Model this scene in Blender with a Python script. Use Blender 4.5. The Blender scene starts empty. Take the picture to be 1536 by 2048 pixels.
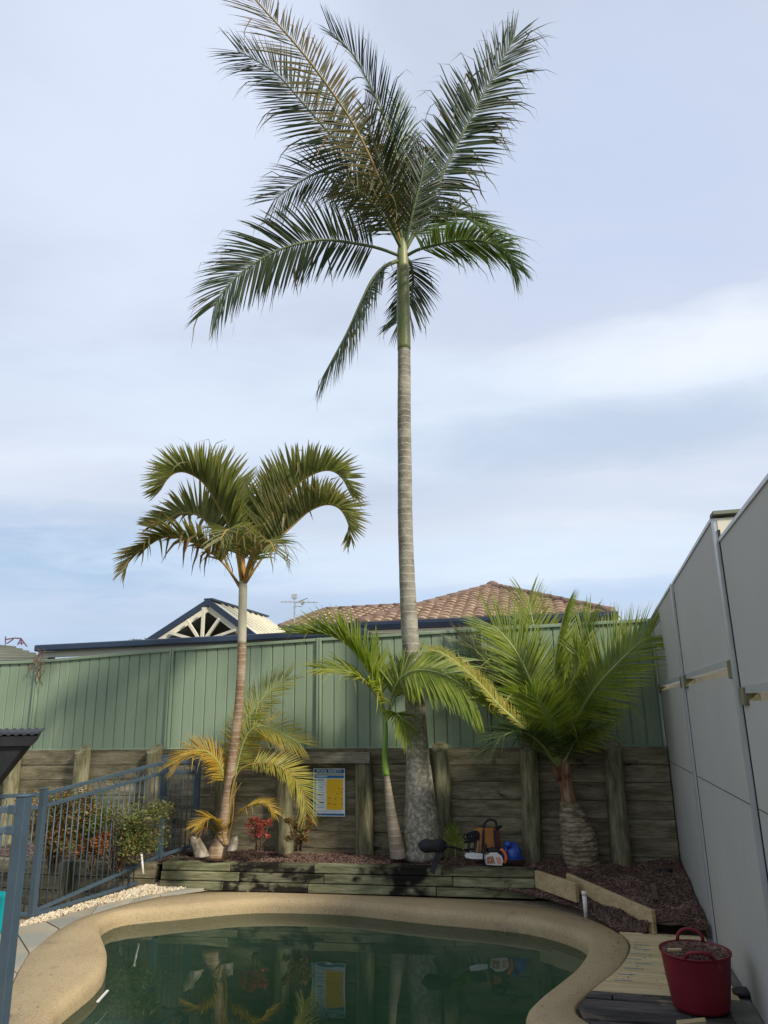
import bpy, bmesh, math, random
import numpy as np
from mathutils import Vector, Matrix
rnd = random.Random(7)
SC = bpy.context.scene; COL = SC.collection
# ------------------------------------------------------------------ camera
FPX, PITCH, ROLL, EYE = 1460.0, math.radians(15.5), math.radians(-1.0), 1.93
cd = bpy.data.cameras.new('camera'); cam = bpy.data.objects.new('camera', cd); COL.objects.link(cam)
CM = Matrix.Rotation(math.pi/2+PITCH, 4, 'X') @ Matrix.Rotation(ROLL, 4, 'Z')
cam.matrix_world = Matrix.Translation((0, 0, EYE)) @ CM
cd.sensor_fit = 'VERTICAL'; cd.sensor_height = 36; cd.sensor_width = 27
cd.lens = FPX/2048*36; cd.clip_start = .05; cd.clip_end = 3000
SC.camera = cam
# site axes: U runs along the boundary fence, V away from the camera
A = math.radians(14)
U = Vector((math.cos(A), -math.sin(A), 0)); V = Vector((math.sin(A), math.cos(A), 0)); Z = Vector((0, 0, 1))
# ------------------------------------------------------------------ light
sun_dir = (U*1.25 - V*.75 + Z*1.0).normalized()
sd = bpy.data.lights.new('sun', 'SUN'); sd.energy = 4.0; sd.angle = math.radians(7.5); sd.color = (1, .93, .82)
so = bpy.data.objects.new('sun', sd); COL.objects.link(so); so.rotation_euler = sun_dir.to_track_quat('Z', 'Y').to_euler()
w = bpy.data.worlds.new('World'); SC.world = w; w.use_nodes = True
nt = w.node_tree; nt.nodes.clear()
def N(t, typ, **k):
    n = t.nodes.new(typ)
    for a, b in k.items(): setattr(n, a, b)
    return n
out = N(nt, 'ShaderNodeOutputWorld')
sky = N(nt, 'ShaderNodeTexSky', sky_type='NISHITA', sun_disc=False)
sky.sun_elevation = math.asin(sun_dir.z); sky.sun_rotation = math.atan2(sun_dir.x, sun_dir.y)
b1 = N(nt, 'ShaderNodeBackground'); b1.inputs[1].default_value = .12; nt.links.new(sky.outputs[0], b1.inputs[0])
tc = N(nt, 'ShaderNodeTexCoord'); sep = N(nt, 'ShaderNodeSeparateXYZ'); nt.links.new(tc.outputs['Generated'], sep.inputs[0])
def mth(t, op, a, b=None, c=None, clamp=False):
    n = N(t, 'ShaderNodeMath', operation=op, use_clamp=clamp)
    for i, v in enumerate((a, b, c)):
        if v is None: continue
        if isinstance(v, (int, float)): n.inputs[i].default_value = v
        else: t.links.new(v, n.inputs[i])
    return n.outputs[0]
zc = mth(nt, 'ADD', mth(nt, 'MAXIMUM', sep.outputs[2], 0.0), .16)
cmb = N(nt, 'ShaderNodeCombineXYZ')
nt.links.new(mth(nt, 'DIVIDE', sep.outputs[0], zc), cmb.inputs[0]); nt.links.new(mth(nt, 'DIVIDE', sep.outputs[1], zc), cmb.inputs[1])
def noise(t, vec, scale, detail=5, rough=.55, dist=0):
    n = N(t, 'ShaderNodeTexNoise'); n.inputs['Scale'].default_value = scale; n.inputs['Detail'].default_value = detail
    n.inputs['Roughness'].default_value = rough; n.inputs['Distortion'].default_value = dist
    if vec is not None: t.links.new(vec, n.inputs['Vector'])
    return n
def ramp(t, fac, stops, interp='LINEAR'):
    r = N(t, 'ShaderNodeValToRGB'); r.color_ramp.interpolation = interp
    e = r.color_ramp.elements
    while len(e) < len(stops): e.new(.5)
    for i, (p, c) in enumerate(stops):
        e[i].position = p; e[i].color = (*c, 1) if len(c) == 3 else c
    if fac is not None: t.links.new(fac, r.inputs[0])
    return r
mp = N(nt, 'ShaderNodeMapping'); mp.inputs['Scale'].default_value = (.75, 1.15, 1); mp.inputs['Rotation'].default_value = (0, 0, -.25)
mp.inputs['Location'].default_value = (.9, 2.3, 0)
nt.links.new(cmb.outputs[0], mp.inputs[0])
n1 = noise(nt, mp.outputs[0], .62, 7, .52, .35)
crp = ramp(nt, n1.outputs[0], [(.32, (.47, .54, .65)), (.45, (.55, .615, .73)), (.56, (.61, .665, .77)), (.70, (.75, .79, .86))])
# cooler, deeper tone low over the horizon where the cloud thins
low = mth(nt, 'SMOOTH_MIN', mth(nt, 'MULTIPLY', sep.outputs[2], 3.2), 1.0, .3)
lr = ramp(nt, mth(nt, 'MULTIPLY', sep.outputs[2], 2.2, clamp=True), [(0, (.70, .80, .93)), (.2, (.76, .85, .95)), (.45, (1.0, 1.01, 1.01)), (1, (.98, .97, 1.0))])
mx = N(nt, 'ShaderNodeMix', data_type='RGBA', blend_type='MULTIPLY'); mx.inputs[0].default_value = 1
nt.links.new(crp.outputs[0], mx.inputs[6]); nt.links.new(lr.outputs[0], mx.inputs[7])
def bank(col_in, px, py, wide, tall, colour, amt, seed):
    az, el = math.atan2(px-768, 1515), math.radians(15.5)-math.atan((py-1024)/1460)
    axn = mth(nt, 'ARCTAN2', sep.outputs[0], sep.outputs[1]); eln = mth(nt, 'ARCSINE', sep.outputs[2])
    nz_ = noise(nt, mp.outputs[0], 1.6+seed*.3, 6, .62, .5); w_ = mth(nt, 'MULTIPLY', mth(nt, 'SUBTRACT', nz_.outputs[0], .5), 2.2)
    a_ = mth(nt, 'DIVIDE', mth(nt, 'SUBTRACT', axn, az), wide); b_ = mth(nt, 'DIVIDE', mth(nt, 'SUBTRACT', eln, el), tall)
    r_ = mth(nt, 'ADD', mth(nt, 'ADD', mth(nt, 'MULTIPLY', a_, a_), mth(nt, 'MULTIPLY', b_, b_)), w_)
    f_ = mth(nt, 'MULTIPLY', mth(nt, 'SMOOTH_MIN', mth(nt, 'MAXIMUM', mth(nt, 'SUBTRACT', 1.0, r_), 0.0), 1.0, .3), amt)
    m_ = N(nt, 'ShaderNodeMix', data_type='RGBA'); m_.clamp_factor = True; nt.links.new(f_, m_.inputs[0]); nt.links.new(col_in, m_.inputs[6]); m_.inputs[7].default_value = (*colour, 1); return m_.outputs[2]
skc = mx.outputs[2]
for bk in ((1330, 420, .34, .22, (.49, .58, .76), .75, 0), (250, 300, .4, .3, (.69, .75, .90), .7, 1), (700, 820, .7, .10, (.70, .80, .92), .6, 2), (1450, 760, .28, .055, (.80, .85, .91), .8, 3), (1330, 905, .40, .055, (.47, .56, .69), .85, 4),
           (120, 1130, .34, .065, (.36, .49, .67), .9, 5), (250, 1045, .3, .018, (.45, .54, .68), .7, 6), (900, 1130, .6, .05, (.60, .72, .86), .6, 7), (1150, 1200, .5, .02, (.42, .56, .76), .6, 8)):
    skc = bank(skc, *bk)
b2 = N(nt, 'ShaderNodeBackground'); b2.inputs[1].default_value = 1.0; nt.links.new(skc, b2.inputs[0])
ms = N(nt, 'ShaderNodeMixShader'); ms.inputs[0].default_value = .93
nt.links.new(b1.outputs[0], ms.inputs[1]); nt.links.new(b2.outputs[0], ms.inputs[2]); nt.links.new(ms.outputs[0], out.inputs[0])
SC.view_settings.view_transform = 'Standard'; SC.view_settings.look = 'None'; SC.view_settings.exposure = 0.28; SC.view_settings.gamma = 1
SC.render.engine = 'CYCLES'; SC.cycles.max_bounces = 8; SC.cycles.transparent_max_bounces = 24

# ------------------------------------------------------------------ geometry helpers
EYEV = Vector((0, 0, EYE)); R3 = CM.to_3x3()
def ray(x, y): return R3 @ Vector(((x-768)/FPX, -(y-1024)/FPX, -1))
def G(x, y, z=0): d = ray(x, y); return EYEV + d*((z-EYE)/d.z)
def YP(x, y, Y): d = ray(x, y); return EYEV + d*(Y/d.y)
O0 = YP(657, 1497, 10.0); O0.z = 0
def S(u, v, z=0): return O0 + U*u + V*v + Z*z
def PV(x, y, v): d = ray(x, y); return EYEV + d*((O0+V*v-EYEV).dot(V)/d.dot(V))
def PU(x, y, u): d = ray(x, y); return EYEV + d*((O0+U*u-EYEV).dot(U)/d.dot(U))
def site(p): q = p-O0; return q.dot(U), q.dot(V), p.z
ROTS = Matrix.Rotation(-A, 4, 'Z')
def smooth(pts, n, closed=False):
    pts = [Vector(p) for p in pts]; k = len(pts); P = []
    segs = k if closed else k-1
    for i in range(segs):
        if closed: a, b, c, d = pts[(i-1) % k], pts[i], pts[(i+1) % k], pts[(i+2) % k]
        else: b, c = pts[i], pts[i+1]; a = pts[i-1] if i else b*2-c; d = pts[i+2] if i+2 < k else c*2-b
        for j in range(12):
            t = j/12; t2 = t*t; t3 = t2*t
            P.append(.5*((2*b)+(c-a)*t+(2*a-5*b+4*c-d)*t2+(-a+3*b-3*c+d)*t3))
    P.append(pts[0].copy() if closed else pts[-1].copy())
    L = [0]
    for i in range(1, len(P)): L.append(L[-1]+(P[i]-P[i-1]).length)
    outp = []; j = 0; m = n if closed else n-1
    for i in range(n):
        s = L[-1]*i/m
        while j < len(L)-2 and L[j+1] < s: j += 1
        f = (s-L[j])/max(1e-9, L[j+1]-L[j]); outp.append(P[j].lerp(P[j+1], min(1, max(0, f))))
    return outp
class MB:
    def __init__(s): s.v = []; s.f = []; s.mi = []; s.cur = 0; s.tint = []; s.t = 0.0; s.sm = []; s.smooth = False
    def add(s, vs, fs):
        o = len(s.v); s.v += [tuple(v) for v in vs]
        for f in fs: s.f.append([i+o for i in f]); s.mi.append(s.cur); s.tint.append(s.t); s.sm.append(s.smooth)
        return s
    def box(s, o, a, b, c):      # o = centre, half vectors a, b, c
        o, a, b, c = map(Vector, (o, a, b, c))
        vs = [o+a*i+b*j+c*k for i in (-1, 1) for j in (-1, 1) for k in (-1, 1)]
        fs = [(0, 1, 3, 2), (4, 6, 7, 5), (0, 4, 5, 1), (2, 3, 7, 6), (0, 2, 6, 4), (1, 5, 7, 3)]
        if a.cross(b).dot(c) < 0: fs = [f[::-1] for f in fs]
        return s.add(vs, fs)
    def sbox(s, u0, u1, v0, v1, z0, z1):
        return s.box(S((u0+u1)/2, (v0+v1)/2, (z0+z1)/2), U*((u1-u0)/2), V*((v1-v0)/2), Z*((z1-z0)/2))
    def hexa(s, b, t):           # bottom quad, top quad
        return s.add(list(b)+list(t), [(3, 2, 1, 0), (4, 5, 6, 7), (0, 1, 5, 4), (1, 2, 6, 5), (2, 3, 7, 6), (3, 0, 4, 7)])
    def tube(s, pts, r, n=8, cap=True, sq=None):
        pts = [Vector(p) for p in pts]; k = len(pts)
        if not hasattr(r, '__len__'): r = [r]*k
        t0 = (pts[1]-pts[0]).normalized(); ref = Z if abs(t0.z) < .9 else Vector((1, 0, 0))
        nx = t0.cross(ref).normalized(); vs = []
        for i, p in enumerate(pts):
            t = (pts[min(i+1, k-1)]-pts[max(i-1, 0)]).normalized(); nx = (nx-t*nx.dot(t)).normalized(); ny = t.cross(nx)
            for j in range(n):
                a = 2*math.pi*(j+.5)/n; vs.append(p+(nx*math.cos(a)+ny*math.sin(a))*r[i])
        fs = [(i*n+j, i*n+(j+1) % n, (i+1)*n+(j+1) % n, (i+1)*n+j) for i in range(k-1) for j in range(n)]
        if cap: fs += [tuple(range(n))[::-1], tuple((k-1)*n+j for j in range(n))]
        return s.add(vs, fs)
    def bar(s, a, b, wd, ht, side=None):
        a, b = Vector(a), Vector(b); d = (b-a); t = d.normalized(); ref = side if side is not None else Z
        x = t.cross(ref).normalized(); y = x.cross(t).normalized()
        return s.box((a+b)/2, d/2, x*(wd/2), y*(ht/2))
    def lathe(s, o, prof, n=24, ax=Z, xv=None, cap=True):
        o = Vector(o); ax = Vector(ax).normalized(); x = (xv or (Vector((1, 0, 0)) if abs(ax.x) < .9 else Vector((0, 1, 0)))); x = (x-ax*x.dot(ax)).normalized(); y = ax.cross(x)
        vs = [o+ax*h+(x*math.cos(2*math.pi*j/n)+y*math.sin(2*math.pi*j/n))*r for r, h in prof for j in range(n)]
        k = len(prof)
        fs = [(i*n+j, i*n+(j+1) % n, (i+1)*n+(j+1) % n, (i+1)*n+j) for i in range(k-1) for j in range(n)]
        if cap: fs += [tuple(range(n))[::-1], tuple((k-1)*n+j for j in range(n))]
        return s.add(vs, fs)
    def grid(s, rows):
        n = len(rows[0]); vs = [p for r in rows for p in r]
        return s.add(vs, [(i*n+j, i*n+j+1, (i+1)*n+j+1, (i+1)*n+j) for i in range(len(rows)-1) for j in range(n-1)])
    def poly(s, pts): return s.add(pts, [tuple(range(len(pts)))])
    def prism(s, pts, d):
        d = Vector(d); k = len(pts); a = [Vector(p) for p in pts]
        return s.add(a+[p+d for p in a], [tuple(range(k))[::-1], tuple(range(k, 2*k))]+[(i, (i+1) % k, k+(i+1) % k, k+i) for i in range(k)])
FR = {}
def empty(name, loc, label, cat, group=None, rot=False):
    o = bpy.data.objects.new(name, None); COL.objects.link(o); o.empty_display_size = .1
    M_ = Matrix.Translation(loc) @ (ROTS if rot else Matrix()); o.matrix_world = M_; FR[o.name] = M_
    o['label'] = label; o['category'] = cat
    if group: o['group'] = group
    return o
def obj(name, mb, mat, parent=None, bevel=0, loc=None, rot=False, solid=0, recalc=False, sub=0):
    if parent is not None: M_ = FR[parent.name]
    else: M_ = Matrix.Translation(loc if loc is not None else Vector((0, 0, 0))) @ (ROTS if rot else Matrix())
    Mi = np.array(M_.inverted()); vs = np.array(mb.v, float).reshape(-1, 3)
    vs = vs @ Mi[:3, :3].T + Mi[:3, 3]
    me = bpy.data.meshes.new(name); me.from_pydata(vs.tolist(), [], mb.f)
    mats = mat if isinstance(mat, (list, tuple)) else [mat]
    for m in mats: me.materials.append(m)
    me.polygons.foreach_set('material_index', mb.mi); me.polygons.foreach_set('use_smooth', mb.sm)
    if any(mb.tint):
        at = me.attributes.new('tint', 'FLOAT', 'FACE'); at.data.foreach_set('value', mb.tint)
    me.update()
    if recalc:
        bm = bmesh.new(); bm.from_mesh(me); bmesh.ops.recalc_face_normals(bm, faces=bm.faces); bm.to_mesh(me); bm.free()
    o = bpy.data.objects.new(name, me); COL.objects.link(o); FR[o.name] = M_
    if parent is not None: o.parent = parent
    else: o.matrix_world = M_
    if bevel:
        b = o.modifiers.new('bevel', 'BEVEL'); b.width = bevel; b.segments = 2; b.limit_method = 'ANGLE'
    if solid: sm = o.modifiers.new('solid', 'SOLIDIFY'); sm.thickness = solid
    if sub: ss = o.modifiers.new('sub', 'SUBSURF'); ss.levels = sub; ss.render_levels = sub
    return o
def tag(o, label=None, cat=None, group=None, kind=None):
    if label: o['label'] = label
    if cat: o['category'] = cat
    if group: o['group'] = group
    if kind: o['kind'] = kind
    return o
# ------------------------------------------------------------------ materials
def mat(name, cols, scale=4, rough=.8, stretch=(1, 1, 1), bump=0.0, bscale=None, detail=6, spec=.3, objvar=0.0, metal=0, spots=None, grain=None, coat=0, lo=.35, hi=.65):
    m = bpy.data.materials.new(name); m.use_nodes = True; t = m.node_tree; p = t.nodes['Principled BSDF']
    c = N(t, 'ShaderNodeTexCoord'); mpn = N(t, 'ShaderNodeMapping'); mpn.inputs['Scale'].default_value = stretch
    t.links.new(c.outputs['Object'], mpn.inputs[0]); vec = mpn.outputs[0]
    if objvar:
        oi = N(t, 'ShaderNodeObjectInfo'); ad = N(t, 'ShaderNodeVectorMath', operation='ADD'); sc = N(t, 'ShaderNodeVectorMath', operation='SCALE')
        cb = N(t, 'ShaderNodeCombineXYZ'); t.links.new(oi.outputs['Random'], cb.inputs[0]); t.links.new(oi.outputs['Random'], cb.inputs[1]); t.links.new(oi.outputs['Random'], cb.inputs[2])
        t.links.new(cb.outputs[0], sc.inputs[0]); sc.inputs['Scale'].default_value = 37.0
        t.links.new(vec, ad.inputs[0]); t.links.new(sc.outputs[0], ad.inputs[1]); vec = ad.outputs[0]
    nz = noise(t, vec, scale, detail, .6)
    k = len(cols); r = ramp(t, nz.outputs[0], [(lo+(hi-lo)*i/max(1, k-1), cc) for i, cc in enumerate(cols)]); col = r.outputs[0]
    if spots:   # (scale, threshold, colour)
        for (ssc, th, scol, st) in spots:
            mp2 = N(t, 'ShaderNodeMapping'); mp2.inputs['Scale'].default_value = st; t.links.new(c.outputs['Object'], mp2.inputs[0])
            n2 = noise(t, mp2.outputs[0], ssc, 4, .6); rr = ramp(t, n2.outputs[0], [(th, (0, 0, 0)), (th+.07, (1, 1, 1))])
            mm = N(t, 'ShaderNodeMix', data_type='RGBA'); t.links.new(rr.outputs[0], mm.inputs[0]); t.links.new(col, mm.inputs[6]); mm.inputs[7].default_value = (*scol, 1); col = mm.outputs[2]
    if grain:   # (stretch, scale, strength): fine dark streaks
        gs, gsc, gk = grain; mp3 = N(t, 'ShaderNodeMapping'); mp3.inputs['Scale'].default_value = gs; t.links.new(c.outputs['Object'], mp3.inputs[0])
        n3 = noise(t, mp3.outputs[0], gsc, 6, .65, .4); rr = ramp(t, n3.outputs[0], [(.35, (1-gk,)*3), (.6, (1+gk*.3,)*3)])
        mm = N(t, 'ShaderNodeMix', data_type='RGBA', blend_type='MULTIPLY'); mm.inputs[0].default_value = 1; t.links.new(col, mm.inputs[6]); t.links.new(rr.outputs[0], mm.inputs[7]); col = mm.outputs[2]
        gout = n3.outputs[0]
    if objvar:
        hs = N(t, 'ShaderNodeHueSaturation'); mr = N(t, 'ShaderNodeMapRange'); t.links.new(oi.outputs['Random'], mr.inputs[0]); mr.inputs[3].default_value = 1-objvar; mr.inputs[4].default_value = 1+objvar
        t.links.new(mr.outputs[0], hs.inputs['Value']); t.links.new(col, hs.inputs['Color']); col = hs.outputs[0]
    t.links.new(col, p.inputs['Base Color']); p.inputs['Roughness'].default_value = rough; p.inputs['Specular IOR Level'].default_value = spec
    p.inputs['Metallic'].default_value = metal; p.inputs['Coat Weight'].default_value = coat
    if bump:
        bn = N(t, 'ShaderNodeBump'); bn.inputs['Strength'].default_value = 1; bn.inputs['Distance'].default_value = bump
        if bscale: nb = noise(t, vec, bscale, 4, .6); src = nb.outputs[0]
        else: src = gout if grain else nz.outputs[0]
        t.links.new(src, bn.inputs['Height']); t.links.new(bn.outputs[0], p.inputs['Normal'])
    return m
def leafmat(name, green, green2, dry, trans=.35, rough=.45, vary=.25):
    m = bpy.data.materials.new(name); m.use_nodes = True; t = m.node_tree; p = t.nodes['Principled BSDF']
    at = N(t, 'ShaderNodeAttribute'); at.attribute_name = 'tint'
    c = N(t, 'ShaderNodeTexCoord'); nz = noise(t, c.outputs['Object'], 3.5, 4, .6)
    r1 = ramp(t, nz.outputs[0], [(.35, green), (.65, green2)])
    mm = N(t, 'ShaderNodeMix', data_type='RGBA'); t.links.new(at.outputs['Fac'], mm.inputs[0]); t.links.new(r1.outputs[0], mm.inputs[6]); mm.inputs[7].default_value = (*dry, 1)
    n2 = noise(t, c.outputs['Object'], 25, 2, .5); hs = N(t, 'ShaderNodeHueSaturation'); mr = N(t, 'ShaderNodeMapRange')
    t.links.new(n2.outputs[0], mr.inputs[0]); mr.inputs[3].default_value = 1-vary; mr.inputs[4].default_value = 1+vary
    t.links.new(mr.outputs[0], hs.inputs['Value']); t.links.new(mm.outputs[2], hs.inputs['Color'])
    t.links.new(hs.outputs[0], p.inputs['Base Color']); p.inputs['Roughness'].default_value = rough; p.inputs['Specular IOR Level'].default_value = .4
    tr = N(t, 'ShaderNodeBsdfTranslucent'); br = N(t, 'ShaderNodeMix', data_type='RGBA', blend_type='MULTIPLY'); br.inputs[0].default_value = 1
    t.links.new(hs.outputs[0], br.inputs[6]); br.inputs[7].default_value = (1.5, 1.6, .7, 1); t.links.new(br.outputs[2], tr.inputs[0])
    mx_ = N(t, 'ShaderNodeMixShader'); mx_.inputs[0].default_value = trans
    t.links.new(p.outputs[0], mx_.inputs[1]); t.links.new(tr.outputs[0], mx_.inputs[2]); t.links.new(mx_.outputs[0], t.nodes['Material Output'].inputs[0])
    return m
m_fence = mat('green_steel', [(.205, .272, .182), (.232, .30, .202)], 1.6, .5, (1, 1, .3), spec=.35, spots=[(2.2, .62, (.27, .33, .22), (1, 1, .2)), (7, .66, (.19, .235, .16), (2, 1, .12))])
m_sleeper = mat('weathered_sleeper', [(.10, .088, .052), (.18, .158, .098), (.27, .238, .155)], 2.2, .9, (1, 6, 6), .006, objvar=.16, grain=((2.4, 26, 26), 4, .34), spec=.15,
                spots=[(7, .70, (.05, .04, .025), (1, 1, 1)), (2.6, .63, (.05, .045, .028), (1, 1, 2)), (1.7, .62, (.11, .13, .07), (1, 1, 1.5))])
m_post = mat('round_post_wood', [(.09, .086, .046), (.17, .16, .09), (.26, .235, .15)], 2.2, .9, (6, 6, 1), .006, objvar=.12, grain=((20, 20, 1.6), 4, .42), spec=.15)
m_beam = mat('grey_beam_wood', [(.15, .135, .1), (.27, .245, .185)], 2.5, .9, (1, 6, 6), .004, grain=((1.2, 14, 14), 3.5, .4), spec=.15)
m_edge = mat('edging_sleeper', [(.10, .096, .052), (.19, .19, .105), (.28, .275, .165)], 2.0, .9, (1, 5, 5), .006, objvar=.15, grain=((1.2, 14, 14), 3, .4), spec=.15,
             spots=[(1.6, .53, (.016, .014, .011), (.8, .2, 1.0))])
m_edge_black = mat('stained_edging_sleeper', [(.07, .066, .04), (.13, .125, .075), (.2, .19, .12)], 2.0, .9, (1, 5, 5), .006, objvar=.12, grain=((1.2, 14, 14), 3, .4), spec=.15,
             spots=[(3.6, .44, (.018, .016, .012), (.7, .3, 1.8))])
m_pine = mat('new_pine', [(.36, .27, .14), (.48, .38, .21)], 2.0, .8, (1, 6, 6), .002, grain=((1.0, 16, 16), 3, .22), objvar=.06, spec=.2)
m_deck = mat('deck_pine', [(.42, .335, .175), (.55, .45, .26)], 2.0, .75, (1, 6, 6), .002, grain=((.8, 18, 18), 3, .2), objvar=.08, spec=.2)
m_olddeck = mat('old_deck_timber', [(.035, .033, .031), (.065, .06, .055), (.1, .088, .074)], 2.5, .85, (1, 6, 6), .004, grain=((1, 16, 16), 3, .45), objvar=.2, spec=.2,
                spots=[(1.6, .55, (.17, .135, .09), (1, 1.8, 1))])
m_mulch = mat('mulch_soil', [(.035, .022, .016), (.085, .055, .042), (.14, .095, .075)], 30, .95, bump=.02, spec=.1)
m_chip = leafmat('bark_chip', (.11, .06, .045), (.24, .15, .11), (.05, .035, .028), .0, .9, .5)
m_cope = mat('exposed_aggregate', [(.32, .24, .125), (.43, .33, .18)], 1.3, .85, bump=.0035, bscale=90, spec=.2, spots=[(85, .5, (.40, .32, .20), (1, 1, 1)), (120, .57, (.17, .12, .07), (1, 1, 1)), (2.1, .60, (.27, .21, .135), (1, 1, 1)), (5, .68, (.22, .17, .11), (1, 1, 1))])
m_slab = mat('stone_slab', [(.30, .27, .2), (.37, .33, .25)], 3, .85, objvar=.1, bump=.002, bscale=40, spec=.2, spots=[(1.6, .52, (.27, .27, .23), (1, 1, 1))])
m_pebble = leafmat('pebble', (.52, .43, .29), (.68, .6, .45), (.38, .29, .18), 0, .8, .3)
m_sand = mat('sand_bed', [(.3, .24, .15), (.4, .33, .22)], 12, .95, bump=.01)
m_blue = mat('slate_blue_powdercoat', [(.042, .068, .09), (.052, .08, .103)], 6, .42, spec=.4)
m_white = mat('grey_wall_panel', [(.385, .38, .345), (.42, .413, .375)], 1.1, .7, spec=.25, detail=5, spots=[(3.0, .66, (.33, .325, .285), (1, 2.5, .25)), (9, .70, (.42, .41, .37), (1, 1, .4))])
m_alu = mat('aluminium_channel', [(.42, .44, .44), (.5, .51, .51)], 8, .4, metal=.35, spec=.5)
m_cream = mat('cream_paint', [(.62, .58, .44), (.7, .66, .52)], 3, .6)
m_creamwall = mat('cream_render', [(.42, .36, .24), (.48, .42, .28)], 3, .8)
m_navy = mat('navy_gutter', [(.02, .033, .06), (.026, .042, .075)], 3, .35, spec=.5)
m_tile = mat('roof_tile', [(.20, .135, .095), (.31, .22, .155), (.42, .32, .235)], 5, .85, bump=.004, spec=.15, spots=[(1.2, .62, (.27, .19, .15), (1, 1, 1))])
m_cap = mat('ridge_cap_tile', [(.13, .085, .065), (.22, .15, .12)], 5, .9)
m_greyroof = mat('grey_green_roof', [(.16, .17, .13), (.2, .21, .16)], 3, .8)
m_dark = mat('black_iron', [(.012, .012, .013), (.022, .022, .024)], 5, .5)
m_trunk = mat('grey_palm_bark', [(.175, .16, .125), (.26, .24, .185), (.35, .325, .26)], 7, .9, bump=.012, bscale=28, spec=.1, spots=[(26, .56, (.46, .44, .37), (1, 1, 1)), (3, .6, (.15, .14, .1), (1, 1, .6))])
def ringed(name, cols, freq, ringcol, bump=.01, dz=1.0):
    m = mat(name, cols, 6, .9, (1, 1, 1), spec=.1); t = m.node_tree; p = t.nodes['Principled BSDF']
    c = N(t, 'ShaderNodeTexCoord'); sp = N(t, 'ShaderNodeSeparateXYZ'); t.links.new(c.outputs['Object'], sp.inputs[0])
    nz = noise(t, c.outputs['Object'], 5, 4, .6)
    zz = mth(t, 'ADD', mth(t, 'MULTIPLY', sp.outputs[2], freq), mth(t, 'MULTIPLY', nz.outputs[0], .45))
    fr = mth(t, 'FRACT', zz); r = ramp(t, fr, [(0, (0, 0, 0)), (.1, (1, 1, 1)), (.24, (.1, .1, .1)), (1, (0, 0, 0))])
    old = p.inputs['Base Color'].links[0].from_socket
    mm = N(t, 'ShaderNodeMix', data_type='RGBA'); t.links.new(mth(t, 'MULTIPLY', r.outputs[0], .8), mm.inputs[0]); t.links.new(old, mm.inputs[6]); mm.inputs[7].default_value = (*ringcol, 1)
    t.links.new(mm.outputs[2], p.inputs['Base Color'])
    bn = N(t, 'ShaderNodeBump'); bn.inputs['Distance'].default_value = bump; n5 = noise(t, c.outputs['Object'], 30, 4, .6)
    t.links.new(mth(t, 'ADD', mth(t, 'MULTIPLY', fr, 1.0), n5.outputs[0]), bn.inputs['Height']); t.links.new(bn.outputs[0], p.inputs['Normal'])
    return m
m_trunkring = ringed('grey_ringed_bark', [(.15, .135, .10), (.24, .22, .17), (.33, .305, .24)], 10, (.44, .41, .34), .01)
def lichen(m, z0, z1):
    t = m.node_tree; p = t.nodes['Principled BSDF']; c = N(t, 'ShaderNodeTexCoord'); sp = N(t, 'ShaderNodeSeparateXYZ'); t.links.new(c.outputs['Object'], sp.inputs[0])
    mr = N(t, 'ShaderNodeMapRange'); t.links.new(sp.outputs[2], mr.inputs[0]); mr.inputs[1].default_value = z0; mr.inputs[2].default_value = z1; mr.inputs[3].default_value = 1; mr.inputs[4].default_value = 0
    n = noise(t, c.outputs['Object'], 24, 5, .62); r = ramp(t, n.outputs[0], [(.38, (.18, .16, .115)), (.52, (.28, .26, .2)), (.64, (.44, .42, .35))])
    old = p.inputs['Base Color'].links[0].from_socket; mm = N(t, 'ShaderNodeMix', data_type='RGBA'); t.links.new(mr.outputs[0], mm.inputs[0]); t.links.new(old, mm.inputs[6]); t.links.new(r.outputs[0], mm.inputs[7]); t.links.new(mm.outputs[2], p.inputs['Base Color'])
lichen(m_trunkring, .9, 2.4)
m_slim = ringed('brown_ringed_bark', [(.17, .105, .06), (.27, .18, .11), (.36, .28, .2)], 13, (.42, .36, .27), .01)
m_young = ringed('young_ringed_bark', [(.2, .165, .12), (.3, .25, .19)], 13, (.42, .37, .28), .008)
m_stump = mat('stump_bark', [(.10, .08, .055), (.2, .175, .13), (.34, .31, .25)], 9, .95, bump=.015, bscale=25, spec=.1)
m_stub = mat('shaggy_ringed_bark', [(.12, .09, .055), (.24, .195, .125), (.36, .31, .22)], 9, .95, (1, 1, 2.5), .02, bscale=30, spec=.1)
m_shaft = mat('crownshaft_green', [(.13, .17, .06), (.2, .22, .085), (.26, .25, .1)], 2.5, .45, (3, 3, .6), spec=.4)
m_palecs = mat('pale_trunk', [(.34, .31, .22), (.46, .43, .32)], 3, .7, (1, 1, .5), spots=[(4, .66, (.1, .07, .04), (1, 1, 1))])
m_brightshaft = mat('bright_green_shaft', [(.14, .26, .03), (.22, .36, .06)], 3, .35, (3, 3, .6), spec=.45)
m_orange = mat('orange_petiole', [(.3, .15, .04), (.42, .25, .08)], 4, .6)
m_redbark = mat('red_brown_sheath', [(.09, .045, .025), (.2, .1, .055), (.3, .22, .15)], 5, .85, (3, 3, .7), .01)
m_rach_dark = mat('green_rachis', [(.07, .10, .04), (.12, .15, .06)], 4, .6)
m_rach_gold = mat('golden_rachis', [(.2, .13, .03), (.32, .22, .06)], 4, .6)
m_rach_pale = mat('pale_green_rachis', [(.2, .26, .07), (.32, .36, .13)], 4, .55)
m_rach_org = mat('orange_rachis', [(.28, .15, .04), (.32, .24, .07)], 4, .6)
m_lf_dark = leafmat('palm_leaf_dark', (.020, .042, .019), (.034, .064, .027), (.19, .12, .03), .14, .5)
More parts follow.
